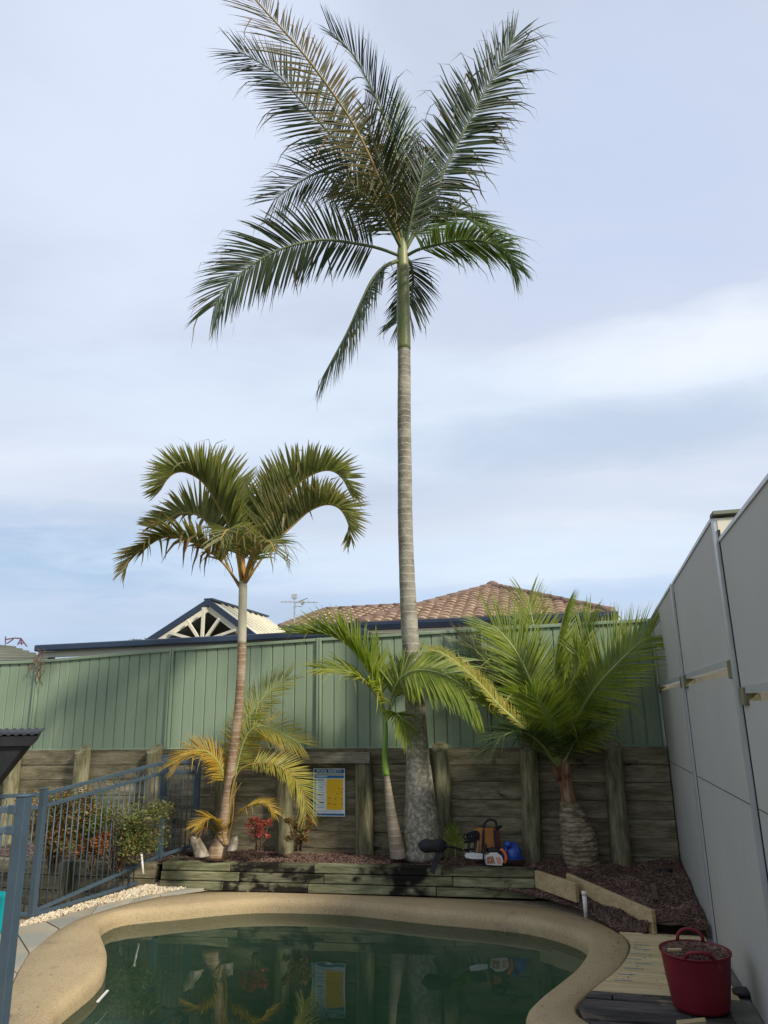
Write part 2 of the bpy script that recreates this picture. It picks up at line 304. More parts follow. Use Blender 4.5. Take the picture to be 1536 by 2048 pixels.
m_lf_bronze = leafmat('palm_leaf_bronze', (.16, .185, .07), (.235, .26, .11), (.2, .11, .06), .48, .45)
m_lf_mid = leafmat('palm_leaf_mid', (.05, .10, .03), (.095, .15, .045), (.17, .10, .045), .32, .45)
m_lf_bright = leafmat('palm_leaf_bright', (.12, .185, .028), (.23, .28, .045), (.40, .32, .05), .42, .45)
m_lf_gold = leafmat('palm_leaf_golden', (.22, .26, .05), (.33, .35, .07), (.50, .29, .04), .38, .5)
m_bush = leafmat('shrub_leaf', (.045, .10, .024), (.12, .19, .04), (.40, .10, .05), .25, .5)
m_red = leafmat('red_leaf', (.34, .13, .07), (.46, .20, .10), (.60, .12, .13), .25, .5)
m_stem = mat('twig', [(.08, .055, .035), (.15, .11, .07)], 6, .9)
# ------------------------------------------------------------------ setting: ground
g = MB(); g.poly([(-900, -900, -1.7), (900, -900, -1.7), (900, 900, -1.7), (-900, 900, -1.7)])
tag(obj('ground', g, mat('distant_grass', [(.05, .07, .03), (.08, .1, .04)], .2, .95)), kind='structure')
# ------------------------------------------------------------------ pool
inn_px = [(107, 2037, 0), (121, 2010, 0), (191, 1955, 0), (212, 1925, 0), (214, 1898, -.02), (199, 1872, -.07), (206, 1856, -.07), (241, 1840, -.07), (300, 1833, -.07), (365, 1827, -.07), (456, 1818, -.07), (547, 1814, -.07), (700, 1819, -.07),
          (836, 1834, -.07), (973, 1846, -.07), (1064, 1857, -.07), (1132, 1875, -.07), (1170, 1893, -.07), (1176, 1912, -.06), (1155, 1940, -.03), (1109, 1970, 0), (1068, 2003, 0), (1050, 2037, 0)]
out_px = [(8, 2044), (14, 2020), (18, 1985), (35, 1945), (59, 1905), (96, 1873), (140, 1845), (182, 1828), (255, 1807), (319, 1793), (410, 1784), (501, 1777), (700, 1783), (850, 1790), (1000, 1803), (1090, 1816), (1160, 1831), (1225, 1858), (1258, 1886), (1246, 1923), (1214, 1955), (1175, 1985), (1150, 2030)]
inn = [G(*p) for p in inn_px]; outl = [G(x, y, 0) for x, y in out_px]
for p in inn: p.z = 0
inn += [Vector(p) for p in ((1.0, 4.95, 0), (.75, 4.4, 0), (.1, 4.05, 0), (-.8, 4.1, 0), (-1.6, 4.5, 0), (-2.15, 5.0, 0))]
outl += [Vector(p) for p in ((1.48, 4.9, 0), (1.15, 4.1, 0), (.3, 3.6, 0), (-1.0, 3.6, 0), (-2.1, 4.0, 0), (-2.8, 4.6, 0))]
def smooth_pair(a, b, k=8):
    A_, B_ = [], []
    n = len(a)
    for i in range(n):
        for j in range(k):
            t = j/k; t2 = t*t; t3 = t2*t; wts = (.5*(-t3+2*t2-t), .5*(3*t3-5*t2+2), .5*(-3*t3+4*t2+t), .5*(t3-t2))
            A_.append(sum((a[(i-1+q) % n]*wts[q] for q in range(4)), Vector((0, 0, 0))))
            B_.append(sum((b[(i-1+q) % n]*wts[q] for q in range(4)), Vector((0, 0, 0))))
    for _ in range(6):
        A_ = [(A_[i-1]+A_[i]*2+A_[(i+1) % len(A_)])/4 for i in range(len(A_))]; B_ = [(B_[i-1]+B_[i]*2+B_[(i+1) % len(B_)])/4 for i in range(len(B_))]
    return A_, B_
IN, OUT = smooth_pair(inn, outl)
NP = len(IN)
pool = empty('swimming_pool', Vector((-.5, 6.5, 0)), 'curved kidney shaped pool with tan pebble coping and dark green water', 'swimming pool')
c = MB(); c.smooth = True; rings = []
for i in range(NP):
    d = (OUT[i]-IN[i]); d.z = 0; L = d.length; d = d/L
    prof = [(L, -.2), (L, -.012), (L-.012, 0), (L*.5, .012), (.085, .012), (.05, .004), (.018, -.014), (.002, -.045), (.0, -.075), (.003, -.12), (.012, -.21), (.06, -.22)]
    rings.append([IN[i]+d*a+Z*h for a, h in prof])
rings.append(rings[0]); c.grid(rings)
cop = obj('coping', c, m_cope, pool, recalc=True)
m_pool = mat('pool_interior', [(.30, .33, .22), (.38, .40, .28)], 3, .8, bump=.002, bscale=60, spots=[(3, .6, (.2, .24, .13), (1, 1, 1))])
c = MB(); c.smooth = True; rings = []
cen = sum(IN, Vector((0, 0, 0)))/NP
for i in range(NP):
    d = (OUT[i]-IN[i]); d.z = 0; d.normalize(); q = IN[i]+d*.05; inw = (cen-q); inw.z = 0; inw.normalize()
    rings.append([q-Z*.16, q-Z*.24, q-Z*.27-d*.26, q-Z*1.15-d*.34, q+inw*.6-Z*1.3])
rings.append(rings[0]); c.grid(rings)
c.add([r[-1] for r in rings[:-1]], [tuple(range(NP))])
obj('shell', c, m_pool, pool)
# water: Fresnel mirror over tinted, absorbing green water
m_water = bpy.data.materials.new('pool_water'); m_water.use_nodes = True; t = m_water.node_tree; t.nodes.clear()
o_ = N(t, 'ShaderNodeOutputMaterial'); gl = N(t, 'ShaderNodeBsdfGlossy'); gl.inputs['Roughness'].default_value = .012; gl.inputs['Color'].default_value = (.92, .97, .95, 1)
tr = N(t, 'ShaderNodeBsdfTransparent'); df = N(t, 'ShaderNodeBsdfDiffuse'); df.inputs[0].default_value = (.036, .074, .048, 1)
m1 = N(t, 'ShaderNodeMixShader'); m1.inputs[0].default_value = .40; t.links.new(tr.outputs[0], m1.inputs[1]); t.links.new(df.outputs[0], m1.inputs[2])
fz = N(t, 'ShaderNodeFresnel'); fz.inputs[0].default_value = 1.45; m2 = N(t, 'ShaderNodeMixShader'); t.links.new(fz.outputs[0], m2.inputs[0]); t.links.new(m1.outputs[0], m2.inputs[1]); t.links.new(gl.outputs[0], m2.inputs[2])
c_ = N(t, 'ShaderNodeTexCoord'); nw = noise(t, c_.outputs['Object'], 2.2, 2, .5); bn = N(t, 'ShaderNodeBump'); bn.inputs['Distance'].default_value = .012; bn.inputs['Strength'].default_value = .14
t.links.new(nw.outputs[0], bn.inputs['Height']); t.links.new(bn.outputs[0], gl.inputs['Normal'])
va = N(t, 'ShaderNodeVolumeAbsorption'); va.inputs[0].default_value = (.45, .78, .50, 1); va.inputs[1].default_value = 1.0
t.links.new(m2.outputs[0], o_.inputs[0]); t.links.new(va.outputs[0], o_.inputs['Volume'])
c = MB(); wr = [IN[i]+(OUT[i]-IN[i]).normalized()*.03-Z*.13 for i in range(NP)]
if sum(wr[i-1].x*wr[i].y-wr[i].x*wr[i-1].y for i in range(NP)) < 0: wr = wr[::-1]
c.add(wr, [tuple(range(NP))])
c.add(wr+[p-Z*1.25 for p in wr], [(i, NP+i, NP+(i+1) % NP, (i+1) % NP) for i in range(NP)]); c.add([p-Z*1.25 for p in wr], [tuple(range(NP))[::-1]])
tag(obj('pool_water', c, m_water), kind='structure')
# paving sheet round the pool
def gz(p):
    u, v, _ = site(p); return -.02 + .06*min(1, max(0, (v+1.6)/.7)) - (.035 if u > -.75 else 0)
c = MB(); rows = []
for k_ in (0.0, .25, .6, 1.2, 2.2, 4.0, 7.0):
    row = []
    for i in range(NP):
        d = (OUT[i]-cen); d.z = 0; d.normalize(); q = OUT[i]-d*.02+d*k_; q.z = gz(q)-(.0 if k_ else .01); row.append(q)
    row.append(row[0]); rows.append(row)
c.grid(rows)
po = obj('ground_fill', c, m_sand, recalc=True); tag(po, kind='structure')
bm = bmesh.new(); bm.from_mesh(po.data)
bmesh.ops.bisect_plane(bm, geom=bm.verts[:]+bm.edges[:]+bm.faces[:], plane_co=G(316, 1757, .05)-U*.1, plane_no=(lambda d: Vector((d.y, -d.x, 0)).normalized())(G(316, 1757, .05)-G(63, 1835, 0)), clear_inner=True)
bmesh.ops.bisect_plane(bm, geom=bm.verts[:]+bm.edges[:]+bm.faces[:], plane_co=S(0, -.85), plane_no=-V, clear_inner=True)
bmesh.ops.bisect_plane(bm, geom=bm.verts[:]+bm.edges[:]+bm.faces[:], plane_co=S(4.17, 0), plane_no=-U, clear_inner=True)
bm.to_mesh(po.data); bm.free()
c = MB(); c.sbox(-9, -1.75, -9, .2, -1.6, -.38); tag(obj('lower_yard', c, m_sand), kind='structure')
# slabs between coping and pebbles
slab_out = [(474, 1768), (410, 1769), (337, 1780), (273, 1791), (196, 1805), (91, 1837), (27, 1850), (-40, 1900), (-60, 1960), (-60, 2030)]
slab_in = [(505, 1778), (410, 1784), (319, 1793), (255, 1807), (182, 1828), (118, 1857), (59, 1905), (35, 1945), (18, 1985), (5, 2044)]
so_ = [G(x, y, .02) for x, y in slab_out]; si_ = [G(x, y, .0) for x, y in slab_in]
SLABS = MB(); sl = []
for i in range(len(so_)-1):
    for k_ in range(1):
        a, b, c2, d = so_[i], so_[i+1], si_[i+1], si_[i]
        m_ = (a+b+c2+d)/4; q = [m_+(p-m_)*.965 for p in (d, c2, b, a)]
        for p in q: p.z = gz(p)+.015+rnd.uniform(0, .004)
        mb = MB(); mb.prism(q, -Z*.04); s_ = obj('paving_slab', mb, m_slab, loc=m_, bevel=.004, recalc=True)
        sl.append((s_, m_))
slab_words = ['pale slab nearest the timber edging beside tan coping', 'second grey slab from the timber edging, along the coping', 'third stone slab along coping, next to cream pebbles', 'fourth stone slab along coping, below the blue fence foot',
              'fifth pinkish slab on the curve of the coping', 'sixth grey slab in front of the blue corner post', 'seventh slab beside the near coping curve', 'eighth slab from edging, left of the near coping', 'ninth and nearest slab at the left edge of the picture']
for (s_, m_), wd in zip(sl, slab_words): tag(s_, wd, 'paving slab', 'stone slabs along the pool coping')
# ------------------------------------------------------------------ retaining wall
rw = empty('retaining_wall', S(0, 0, .28), 'tall weathered timber sleeper retaining wall with round posts below green fence', 'retaining wall', rot=True)
post_u = [-5.8, -4.7, -3.58, -2.47, -1.41, -.55, .5, 1.49, 2.54, 3.53, 4.6]
zt = 1.515
for i in range(len(post_u)-1):
    a, b = post_u[i], min(post_u[i+1], 4.17); z = zt; k = 0
    while z > -.35:
        h = .198; mb = MB(); j = rnd.uniform(-.008, .008)
        mb.sbox(a+.004, b-.004, j, .08+j, z-h, z-rnd.uniform(.0, .004) if k else z+rnd.uniform(-.004, .004)); obj('sleeper', mb, m_sleeper, rw, bevel=.004); z -= .2; k += 1
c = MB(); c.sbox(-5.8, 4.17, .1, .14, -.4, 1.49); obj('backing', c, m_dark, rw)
for i, u in enumerate(post_u[:-1]):
    top = zt+.0 if i not in (5, 6) else 1.36
    lean = [0, .04, .02, 0, .01, .03, 0, 0, -.03, -.02][i]; r0 = .112
    mb = MB(); mb.smooth = True; n = 18; rr_ = []
    for k in range(9):
        f = k/8; ring = []
        for j in range(n):
            a = 2*math.pi*j/n; rr2 = r0*(1.05-.1*f)*(1+.04*math.sin(a*3+i)+.02*math.sin(a*7+i*2)); x, y = math.cos(a)*rr2, math.sin(a)*rr2
            zb = -.35 if u < -2 else .2; zz = zb+(top-zb)*f
            if k == 8 and i not in (5, 6): zz = top+.012+(y-.0)*.55   # sloping sawn face
            ring.append(S(u+x-lean*f, -.09+y, zz))
        rr_.append(ring)
    vs = [p for r in rr_ for p in r]; fs = [(k*n+j, k*n+(j+1) % n, (k+1)*n+(j+1) % n, (k+1)*n+j) for k in range(8) for j in range(n)]
    mb.add(vs, fs); mb.smooth = False; mb.add(rr_[-1], [tuple(range(n))]); obj('post', mb, m_post, rw)
c = MB(); c.sbox(-.62, .62, -.235, -.155, 1.345, 1.475); obj('cross_beam', c, m_beam, rw, bevel=.006)
c = MB(); c.smooth = True; c.tube([S(-.62, -.20, 1.49), S(-.38, -.24, 1.50)], [.085, .09], 16); obj('log_end', c, mat('sawn_log', [(.3, .27, .19), (.4, .36, .27)], 9, .85), rw)
# colorbond-like fence
fn = empty('sheet_steel_fence', S(0, .2, 1.5), 'tall pale green corrugated steel boundary fence above timber wall', 'fence', rot=True)
fpx = [(-290, 1335), (80, 1321), (347, 1298), (640, 1277), (967, 1257), (1322, 1237)]
FV = .2; ft = [site(PV(x, y, FV)) for x, y in fpx]; fu = [q[0] for q in ft]; fz_ = [q[2] for q in ft]
fu[-1] = 4.17
for i in range(len(fu)-1):
    a, b = fu[i]+.03, fu[i+1]-.03; za, zb = fz_[i], fz_[i+1]
    prof = []; u = a; pitch = (b-a)/round((b-a)/.165)
    while u < b-.01:
        prof += [(u, 0), (u+pitch*.05, 0), (u+pitch*.10, -.015), (u+pitch*.48, -.015), (u+pitch*.50, -.0135), (u+pitch*.52, -.015), (u+pitch*.96, -.015)]; u += pitch
    prof.append((b, 0)); mb = MB()
    rows = [[S(uu, FV+vv, 1.42) for uu, vv in prof], [S(uu, FV+vv, za+(zb-za)*(uu-a)/(b-a)-.03) for uu, vv in prof]]
    mb.grid(rows); obj('infill_sheet', mb, m_fence, fn, solid=.004)
    mb = MB(); mb.bar(S(fu[i], FV-.015, za-.018), S(fu[i+1], FV-.015, zb-.018), .062, .042); obj('top_rail', mb, m_fence, fn, bevel=.006)
    mb = MB(); mb.bar(S(fu[i], FV-.015, 1.50), S(fu[i+1], FV-.015, 1.50), .062, .042); obj('bottom_rail', mb, m_fence, fn, bevel=.006)
for i in range(1, len(fu)):
    mb = MB(); z1 = fz_[i]+.005; u = fu[i]-(.03 if i == len(fu)-1 else 0)
    for s_ in (-1, 1): mb.sbox(u+s_*.019-.014, u+s_*.019+.014, FV-.055, FV+.03, 1.42, z1)
    mb.sbox(u-.012, u+.012, FV-.035, FV+.02, 1.42, z1-.003); obj('post', mb, m_fence, fn, bevel=.004)
# ------------------------------------------------------------------ garden bed in front
EL = -1.70
def bedfront(u): return -1.08+.06*(u+1.9)
be = empty('bed_edging', S(0, -1.0, .08), 'low two course timber edging with black staining along raised garden bed', 'garden edging', rot=True)
segs = [(EL, -.85), (-.85, .15), (.35, 1.6), (1.6, 2.6)]
for k, (z0, z1) in enumerate([(.215, .30), (.115, .207), (0.02, .107)]):
    uo = (0, .12, -.06)[k]; cuts = [EL]+[s[1]+uo for s in segs[:-1]]+[2.6]
    for ci, (a, b) in enumerate(zip(cuts, cuts[1:])):
        mb = MB(); off = -.02*k
        pa, pb = S(a+.004, bedfront(a)+off, 0), S(b-.004, bedfront(b)+off, 0)
        mb.hexa([pa+Z*z0, pb+Z*z0, pb+V*.13+Z*z0, pa+V*.13+Z*z0], [pa+Z*z1, pb+Z*z1, pb+V*.13+Z*z1, pa+V*.13+Z*z1]); obj('sleeper', mb, m_edge_black if ci == 1 else m_edge, be, bevel=.008, recalc=True)
mb = MB(); mb.sbox(EL-.06, EL+.06, bedfront(EL)+.14, -.2, -.38, .29); obj('end_sleeper', mb, m_edge, be, bevel=.008)
# bed on the far side of the pool fence
bl = empty('side_garden_edging', S(-3.5, -1.0, -.38), 'weathered sleeper edging of the shrub bed behind blue pool fence', 'garden edging', rot=True)
for k in range(4):
    mb = MB(); mb.sbox(-6.5, -1.8, -1.05-.01*k, -.93, .27-.165*(k+1)+.008, .27-.165*k); obj('sleeper', mb, m_sleeper, bl, bevel=.008)
for u in (-2.95, -4.1):
    mb = MB(); mb.smooth = True; mb.lathe(S(u, -1.12, -.38), [(.08, 0), (.078, .66)], 12); obj('post', mb, m_post, bl)
# mulch height field
P1 = [(2.56, -.78), (3.0, -1.2), (3.66, -1.93), (3.72, -2.2)]
def plank_u(v):
    for (a, b), (c_u, d) in zip(P1, P1[1:]):
        if d <= v <= b: return a+(c_u-a)*(b-v)/(b-d)
    return 2.5 if v > -.78 else 9
def mz(u, v):
    n = .018*math.sin(u*5.1+v*3)+.012*math.sin(u*11-v*9)+.01*math.sin(u*23+v*17)
    if u < 2.58 and v > bedfront(u)+.06: return .262+n*.6
    if u >= 2.5 and v > -2.0 and u > plank_u(v): 
        f = min(1, max(0, (-.1-v)/1.8)); return .27-.2*f+n
    return .10*min(1, max(0, (v+1.75)/.8))+.008+n*.25
def soil(name, u0, u1, v0, v1, nu, nv, ok):
    mb = MB(); mb.smooth = True
    P = [[(u0+(u1-u0)*i/nu, v0+(v1-v0)*j/nv) for i in range(nu+1)] for j in range(nv+1)]
    vs = [S(a, b, mz(a, b)) for r in P for a, b in r]; fs = []
    for j in range(nv):
        for i in range(nu):
            a, b = P[j][i]; 
            if ok(a+(u1-u0)/nu/2, b+(v1-v0)/nv/2): q = j*(nu+1)+i; fs.append((q, q+1, q+nu+2, q+nu+1))
    mb.add(vs, fs); return tag(obj(name, mb, m_mulch), kind='structure')
soil('garden_soil', EL, 2.58, -1.15, .0, 90, 24, lambda u, v: v > bedfront(u)+.03)
soil('slope_soil', 2.52, 4.16, -1.9, .0, 60, 60, lambda u, v: u > plank_u(v)-.02)
mb = MB(); mb.grid([[S(u, v, .262) for u in (-6.5, -4, EL)] for v in (-1.0, -.5, 0)]); tag(obj('side_soil', mb, m_mulch), kind='structure')
import bisect
OUTs = [site(p)[:2] for p in OUT]
def inside(poly, x, y):
    r = False; j = len(poly)-1
    for i in range(len(poly)):
        xi, yi = poly[i]; xj, yj = poly[j]
        if (yi > y) != (yj > y) and x < (xj-xi)*(y-yi)/(yj-yi)+xi: r = not r
        j = i
    return r
DECK_V = -1.86
def strip_ok(u, v):    # mulch strip between coping and edging
    if u < -.9 or v > bedfront(u)+.02 or inside(OUTs, u, v): return False
    if v < DECK_V: return False
    return u < 2.5 or u < plank_u(v)
soil('strip_soil', -1.0, 3.7, -1.9, -.7, 150, 60, strip_ok)
chips = MB(); R_ = random.Random(3)
def chip(p, L, W_):
    d = Vector((R_.gauss(0, 1), R_.gauss(0, 1), R_.gauss(0, .28))).normalized(); s_ = d.cross(Vector((R_.gauss(0, .4), R_.gauss(0, .4), 1))).normalized(); nn = s_.cross(d)
    chips.t = R_.choice((.02, .02, .1, .5, .9, 1))*R_.random()+.01
    a, b, c3, e = p-d*L-s_*W_*.6, p+d*L-s_*W_, p+d*L*.9+s_*W_, p-d*L*.8+s_*W_
    chips.add([a, b, c3, e, p+nn*W_*.6], [(0, 1, 4), (1, 2, 4), (2, 3, 4), (3, 0, 4)])
def scatter(n, u0, u1, v0, v1, ok, lo=.005, hi=.017):
    k = 0
    while k < n:
        u, v = R_.uniform(u0, u1), R_.uniform(v0, v1)
        k += 1
        if ok(u, v): chip(S(u, v, mz(u, v)+R_.uniform(.002, .012)), R_.uniform(lo, hi)*1.1, R_.uniform(.003, .009))
scatter(15000, EL, 2.58, -1.1, -.02, lambda u, v: v > bedfront(u)+.05)
scatter(11000, 2.5, 4.15, -1.86, -.02, lambda u, v: u > plank_u(v)+.02)
scatter(16000, -1.0, 3.7, -1.86, -.7, strip_ok)
scatter(5000, -6, EL, -.95, -.02, lambda u, v: True)
tag(obj('mulch', chips, m_chip), 'reddish brown bark mulch covering the garden beds', kind='stuff')
# pebbles along the pool fence
peb = MB(); peb.smooth = True
ico = bmesh.new(); bmesh.ops.create_icosphere(ico, subdivisions=1, radius=1); iv = [v.co.copy() for v in ico.verts]; if_ = [[v.index for v in f.verts] for f in ico.faces]; ico.free()
pz = [G(*q) for q in [(20, 1862, 0), (60, 1838, 0), (185, 1800, 0), (318, 1756, .09), (330, 1750, .09), (475, 1760, .08), (500, 1776, .06), (474, 1770, .04), (410, 1771, .04), (337, 1782, .03), (273, 1793, .02), (196, 1807, 0), (91, 1839, 0), (27, 1856, 0)]]
pzs = [site(p)[:2] for p in pz]; lo_u = min(p[0] for p in pzs); hi_u = max(p[0] for p in pzs); lo_v = min(p[1] for p in pzs); hi_v = max(p[1] for p in pzs)
k = 0
while k < 4200:
    u, v = R_.uniform(lo_u, hi_u), R_.uniform(lo_v, hi_v)
    if not inside(pzs, u, v): 
        if R_.random() < .98 or not inside(pzs, u+R_.uniform(-.08, .08), v+R_.uniform(-.08, .08)): continue
    p = S(u, v, 0); p.z = gz(p)+R_.uniform(.002, .028); r = R_.uniform(.008, .019); sc = (r, r*R_.uniform(.6, 1), r*R_.uniform(.45, .8)); a = R_.uniform(0, 6.28)
    ca, sa = math.cos(a), math.sin(a); peb.t = R_.choice((.01, .01, .3, 1))*R_.random()+.01
    peb.add([p+Vector((q.x*sc[0]*ca-q.y*sc[1]*sa, q.x*sc[0]*sa+q.y*sc[1]*ca, q.z*sc[2])) for q in iv], if_); k += 1
tag(obj('pebbles', peb, m_pebble), 'cream pebbles laid along the foot of the blue pool fence', kind='stuff')
# ------------------------------------------------------------------ deck on the right
dk = empty('timber_deck', S(3.7, -2.5, 0), 'new pale pine deck boards between curved coping and grey wall', 'deck', rot=True)
def coping_u(v):   # right side outer coping at this v
    best = None
    for (a, b), (c_u, d) in zip(OUTs, OUTs[1:]+OUTs[:1]):
        if (b-v)*(d-v) <= 0 and b != d:
            u = a+(c_u-a)*(v-b)/(d-b)
            if best is None or u > best: best = u
    return best if best is not None else 2.9
BW = .118; v = DECK_V; k = 0
m_dash = mat('metal_slot', [(.16, .21, .24), (.2, .25, .28)], 5, .4)
while v > -3.32:
    v2 = v-BW+.004; a, b = coping_u(v)+.015, coping_u(v2)+.015
    mb = MB(); q = [S(a, v, 0), S(4.1, v, 0), S(4.1, v2, 0), S(b, v2, 0)]
    mb.prism([p+Z*.004 for p in q], -Z*.03); bo = obj('board', mb, m_deck, dk, bevel=.002, recalc=True)
    v -= BW; k += 1
for (x, y) in [(1284, 1890), (1284, 1899), (1275, 1908), (1266, 1918), (1286, 1927), (1264, 1937), (1253, 1949), (1246, 1961)]:
    p = G(x, y, .004); mb = MB(); mb.box(p+Z*.001, U*.062, V*.005, Z*.002); obj('fixing_plate', mb, m_dash, dk)
od = empty('old_timber_steps', S(3.5, -4, 0), 'dark weathered timber planks under the red tub at pool edge', 'timber steps', rot=True)
v = -3.33; k = 0
while v > -6.4:
    bw = .19; v2 = v-bw+.006; a, b = coping_u(max(v, -6))+.015, coping_u(max(v2, -6))+.015
    cut = R_.uniform(3.2, 3.8); tt = -.008 if k % 2 else 0
    for (u0, u1, w0, w1) in ((a, cut-.004, b, cut-.004), (cut+.004, 4.0, cut+.004, 4.0)):
        mb = MB(); mb.prism([S(u0, v, tt), S(u1, v, tt), S(w1, v2, tt), S(w0, v2, tt)], -Z*.09); obj('plank', mb, m_olddeck, od, bevel=.005, recalc=True)
    v -= bw; k += 1
mb = MB(); mb.sbox(4.0, 4.168, -8, -1.86, -.4, -.01); tag(obj('concrete_strip', mb, mat('dark_concrete', [(.1, .1, .085), (.16, .155, .13)], 6, .9)), kind='structure')
# ------------------------------------------------------------------ pale planks
def plank(label, pts_top, pts_bot, thick, along):
    mb = MB(); d = (pts_top[1]-pts_top[0]); d.z = 0; d.normalize(); n = Vector((-d.y, d.x, 0)); n = n if n.dot(V+U) > 0 else -n
    a, b, c3, e = pts_bot[0], pts_bot[1], pts_top[1], pts_top[0]
    mb.hexa([a, b, b+n*thick, a+n*thick], [e, c3, c3+n*thick, e+n*thick]); return tag(obj('timber_board', mb, m_pine, loc=a, bevel=.004, recalc=True), label, 'board', 'new pine edging boards')
a, b = S(2.60, -.86, 0), S(3.02, -1.30, 0)
plank('short pale pine board propped at end of old edging', (a+Z*.30, b+Z*.275), (a+Z*.13, b+Z*.10), .045, None)
a, b = S(2.93, -1.02, 0), S(3.68, -1.90, 0)
plank('long pale pine board edging the mulch slope down to deck', (a+Z*.31, b+Z*.195), (a+Z*.08, b+Z*.005), .045, None)
mb = MB(); a = G(1357, 2078, .004); b = G(1415, 2072, .004); mb.box((a+b)/2+Z*.045, (b-a)/2, V*.03, Z*.045)
tag(obj('timber_offcut', mb, m_pine, loc=(a+b)/2, bevel=.003), 'small pale pine offcut in front of the red tub', 'offcut')
# ------------------------------------------------------------------ grey partition wall on the right
WU = 4.18
wl = empty('panel_wall', S(WU, -4, 0), 'tall smooth grey panel wall with metal channels and open slots', 'wall', rot=True)
# bays in v: (v0, v1, top0, top1, slot_low, slot_high)
bays = [(.165, -1.98, 3.02, 3.10, 2.15, 2.23), (-2.06, -4.34, 3.09, 3.17, 2.14, 2.23), (-4.44, -6.8, 2.985, 3.02, 1.97, 2.05), (-6.9, -9.3, 3.02, 3.05, 1.97, 2.05)]
for (v0, v1, t0, t1, s0, s1) in bays:
    def wp(vv, z, d=0): return S(WU+d, vv, z)
    for zz in ((-.05, -.05, s0, s0), (s1, s1, t0, t1)):
        mb = MB(); mb.hexa([wp(v0, zz[0]), wp(v1, zz[1]), wp(v1, zz[1], .07), wp(v0, zz[0], .07)], [wp(v0, zz[2]), wp(v1, zz[3]), wp(v1, zz[3], .07), wp(v0, zz[2], .07)]); obj('panel', mb, m_white, wl, recalc=True)
    mb = MB(); mb.bar(wp(v0, t0+.012, .035), wp(v1, t1+.012, .035), .09, .024); obj('top_capping', mb, m_alu, wl)
    mb = MB(); mb.bar(wp(v0-.1, s1-.012, .022), wp(v1+.1, s1-.012, .022), .07, .045); obj('slot_rail', mb, m_alu, wl)
    for vv in (v0-.09, v1+.07):
        mb = MB(); mb.box(wp(vv, (s0+s1)/2-.01, .025), U*.045, V*.075, Z*((s1-s0)/2+.012)); obj('timber_block', mb, m_post, wl, bevel=.004)
    mb = MB(); mb.bar(wp(v0, 1.35, -.0015), wp(v1, 1.35, -.0015), .003, .004); obj('sheet_joint', mb, m_dark, wl)
m_chs = mat('grey_channel', [(.30, .31, .31), (.36, .37, .37)], 5, .5)
for (vv, top) in ((.14, 2.98), (-2.02, 3.12), (-4.39, 3.17), (-6.85, 3.04)):
    mb = MB(); mb.box(S(WU+.012, vv+.012, top/2-.02), U*.034, V*.038, Z*(top/2)); obj('channel_post', mb, m_alu, wl)
    mb = MB(); mb.box(S(WU+.004, vv-.031, top/2-.05), U*.008, V*.0045, Z*(top/2-.05)); obj('joint_shadow_strip', mb, m_dark, wl)  # thin black strip put in as the shadow line beside the channel
mb = MB(); mb.sbox(WU+.0, WU+.24, -4.42, -4.35, 2.2, 3.15); mb.sbox(WU+.26, WU+.36, -4.42, -4.36, 2.2, 3.12); obj('cream_end_post', mb, m_cream, wl, bevel=.004)
mb = MB(); mb.sbox(WU-.02, WU+.28, -4.45, -4.32, 3.172, 3.195); obj('post_cap', mb, m_greyroof, wl)
mb = MB(); mb.sbox(5.6, 5.8, -14, 16, -1.6, 3.0); tag(obj('cream_wall', mb, m_creamwall, loc=S(5.7, -5, -1.6), rot=True), 'cream house wall glimpsed through the slots of the grey wall', 'wall')
# ------------------------------------------------------------------ pool fence
def rail(mb, a, b, w_=.025, h_=.038): mb.bar(a, b, w_, h_)
pf = empty('pool_fence', G(63, 1835, 0), 'slate blue tubular metal pool fence with ring pattern top rail', 'pool fence')
q3 = G(316, 1757, .05); q2 = G(63, 1835, 0); q4 = S(-1.72, -.26, .27); q0 = S(-4.9, -2.9, -.1)
post_top = {0: YP(325, 1512, q3.y).z, 1: YP(81, 1578, q2.y).z, 2: YP(403, 1518, q4.y).z}
for q, zt_, wd in ((q3, post_top[0], .065), (q2, post_top[1], .065), (q4, post_top[2], .065)):
    mb = MB(); mb.box(q+Z*((zt_-q.z)/2), U*wd/2, V*wd/2, Z*((zt_-q.z)/2)); mb.box(Vector((q.x, q.y, zt_))+Z*.004, U*(wd/2+.003), V*(wd/2+.003), Z*.006); obj('post', mb, m_blue, pf, bevel=.004)
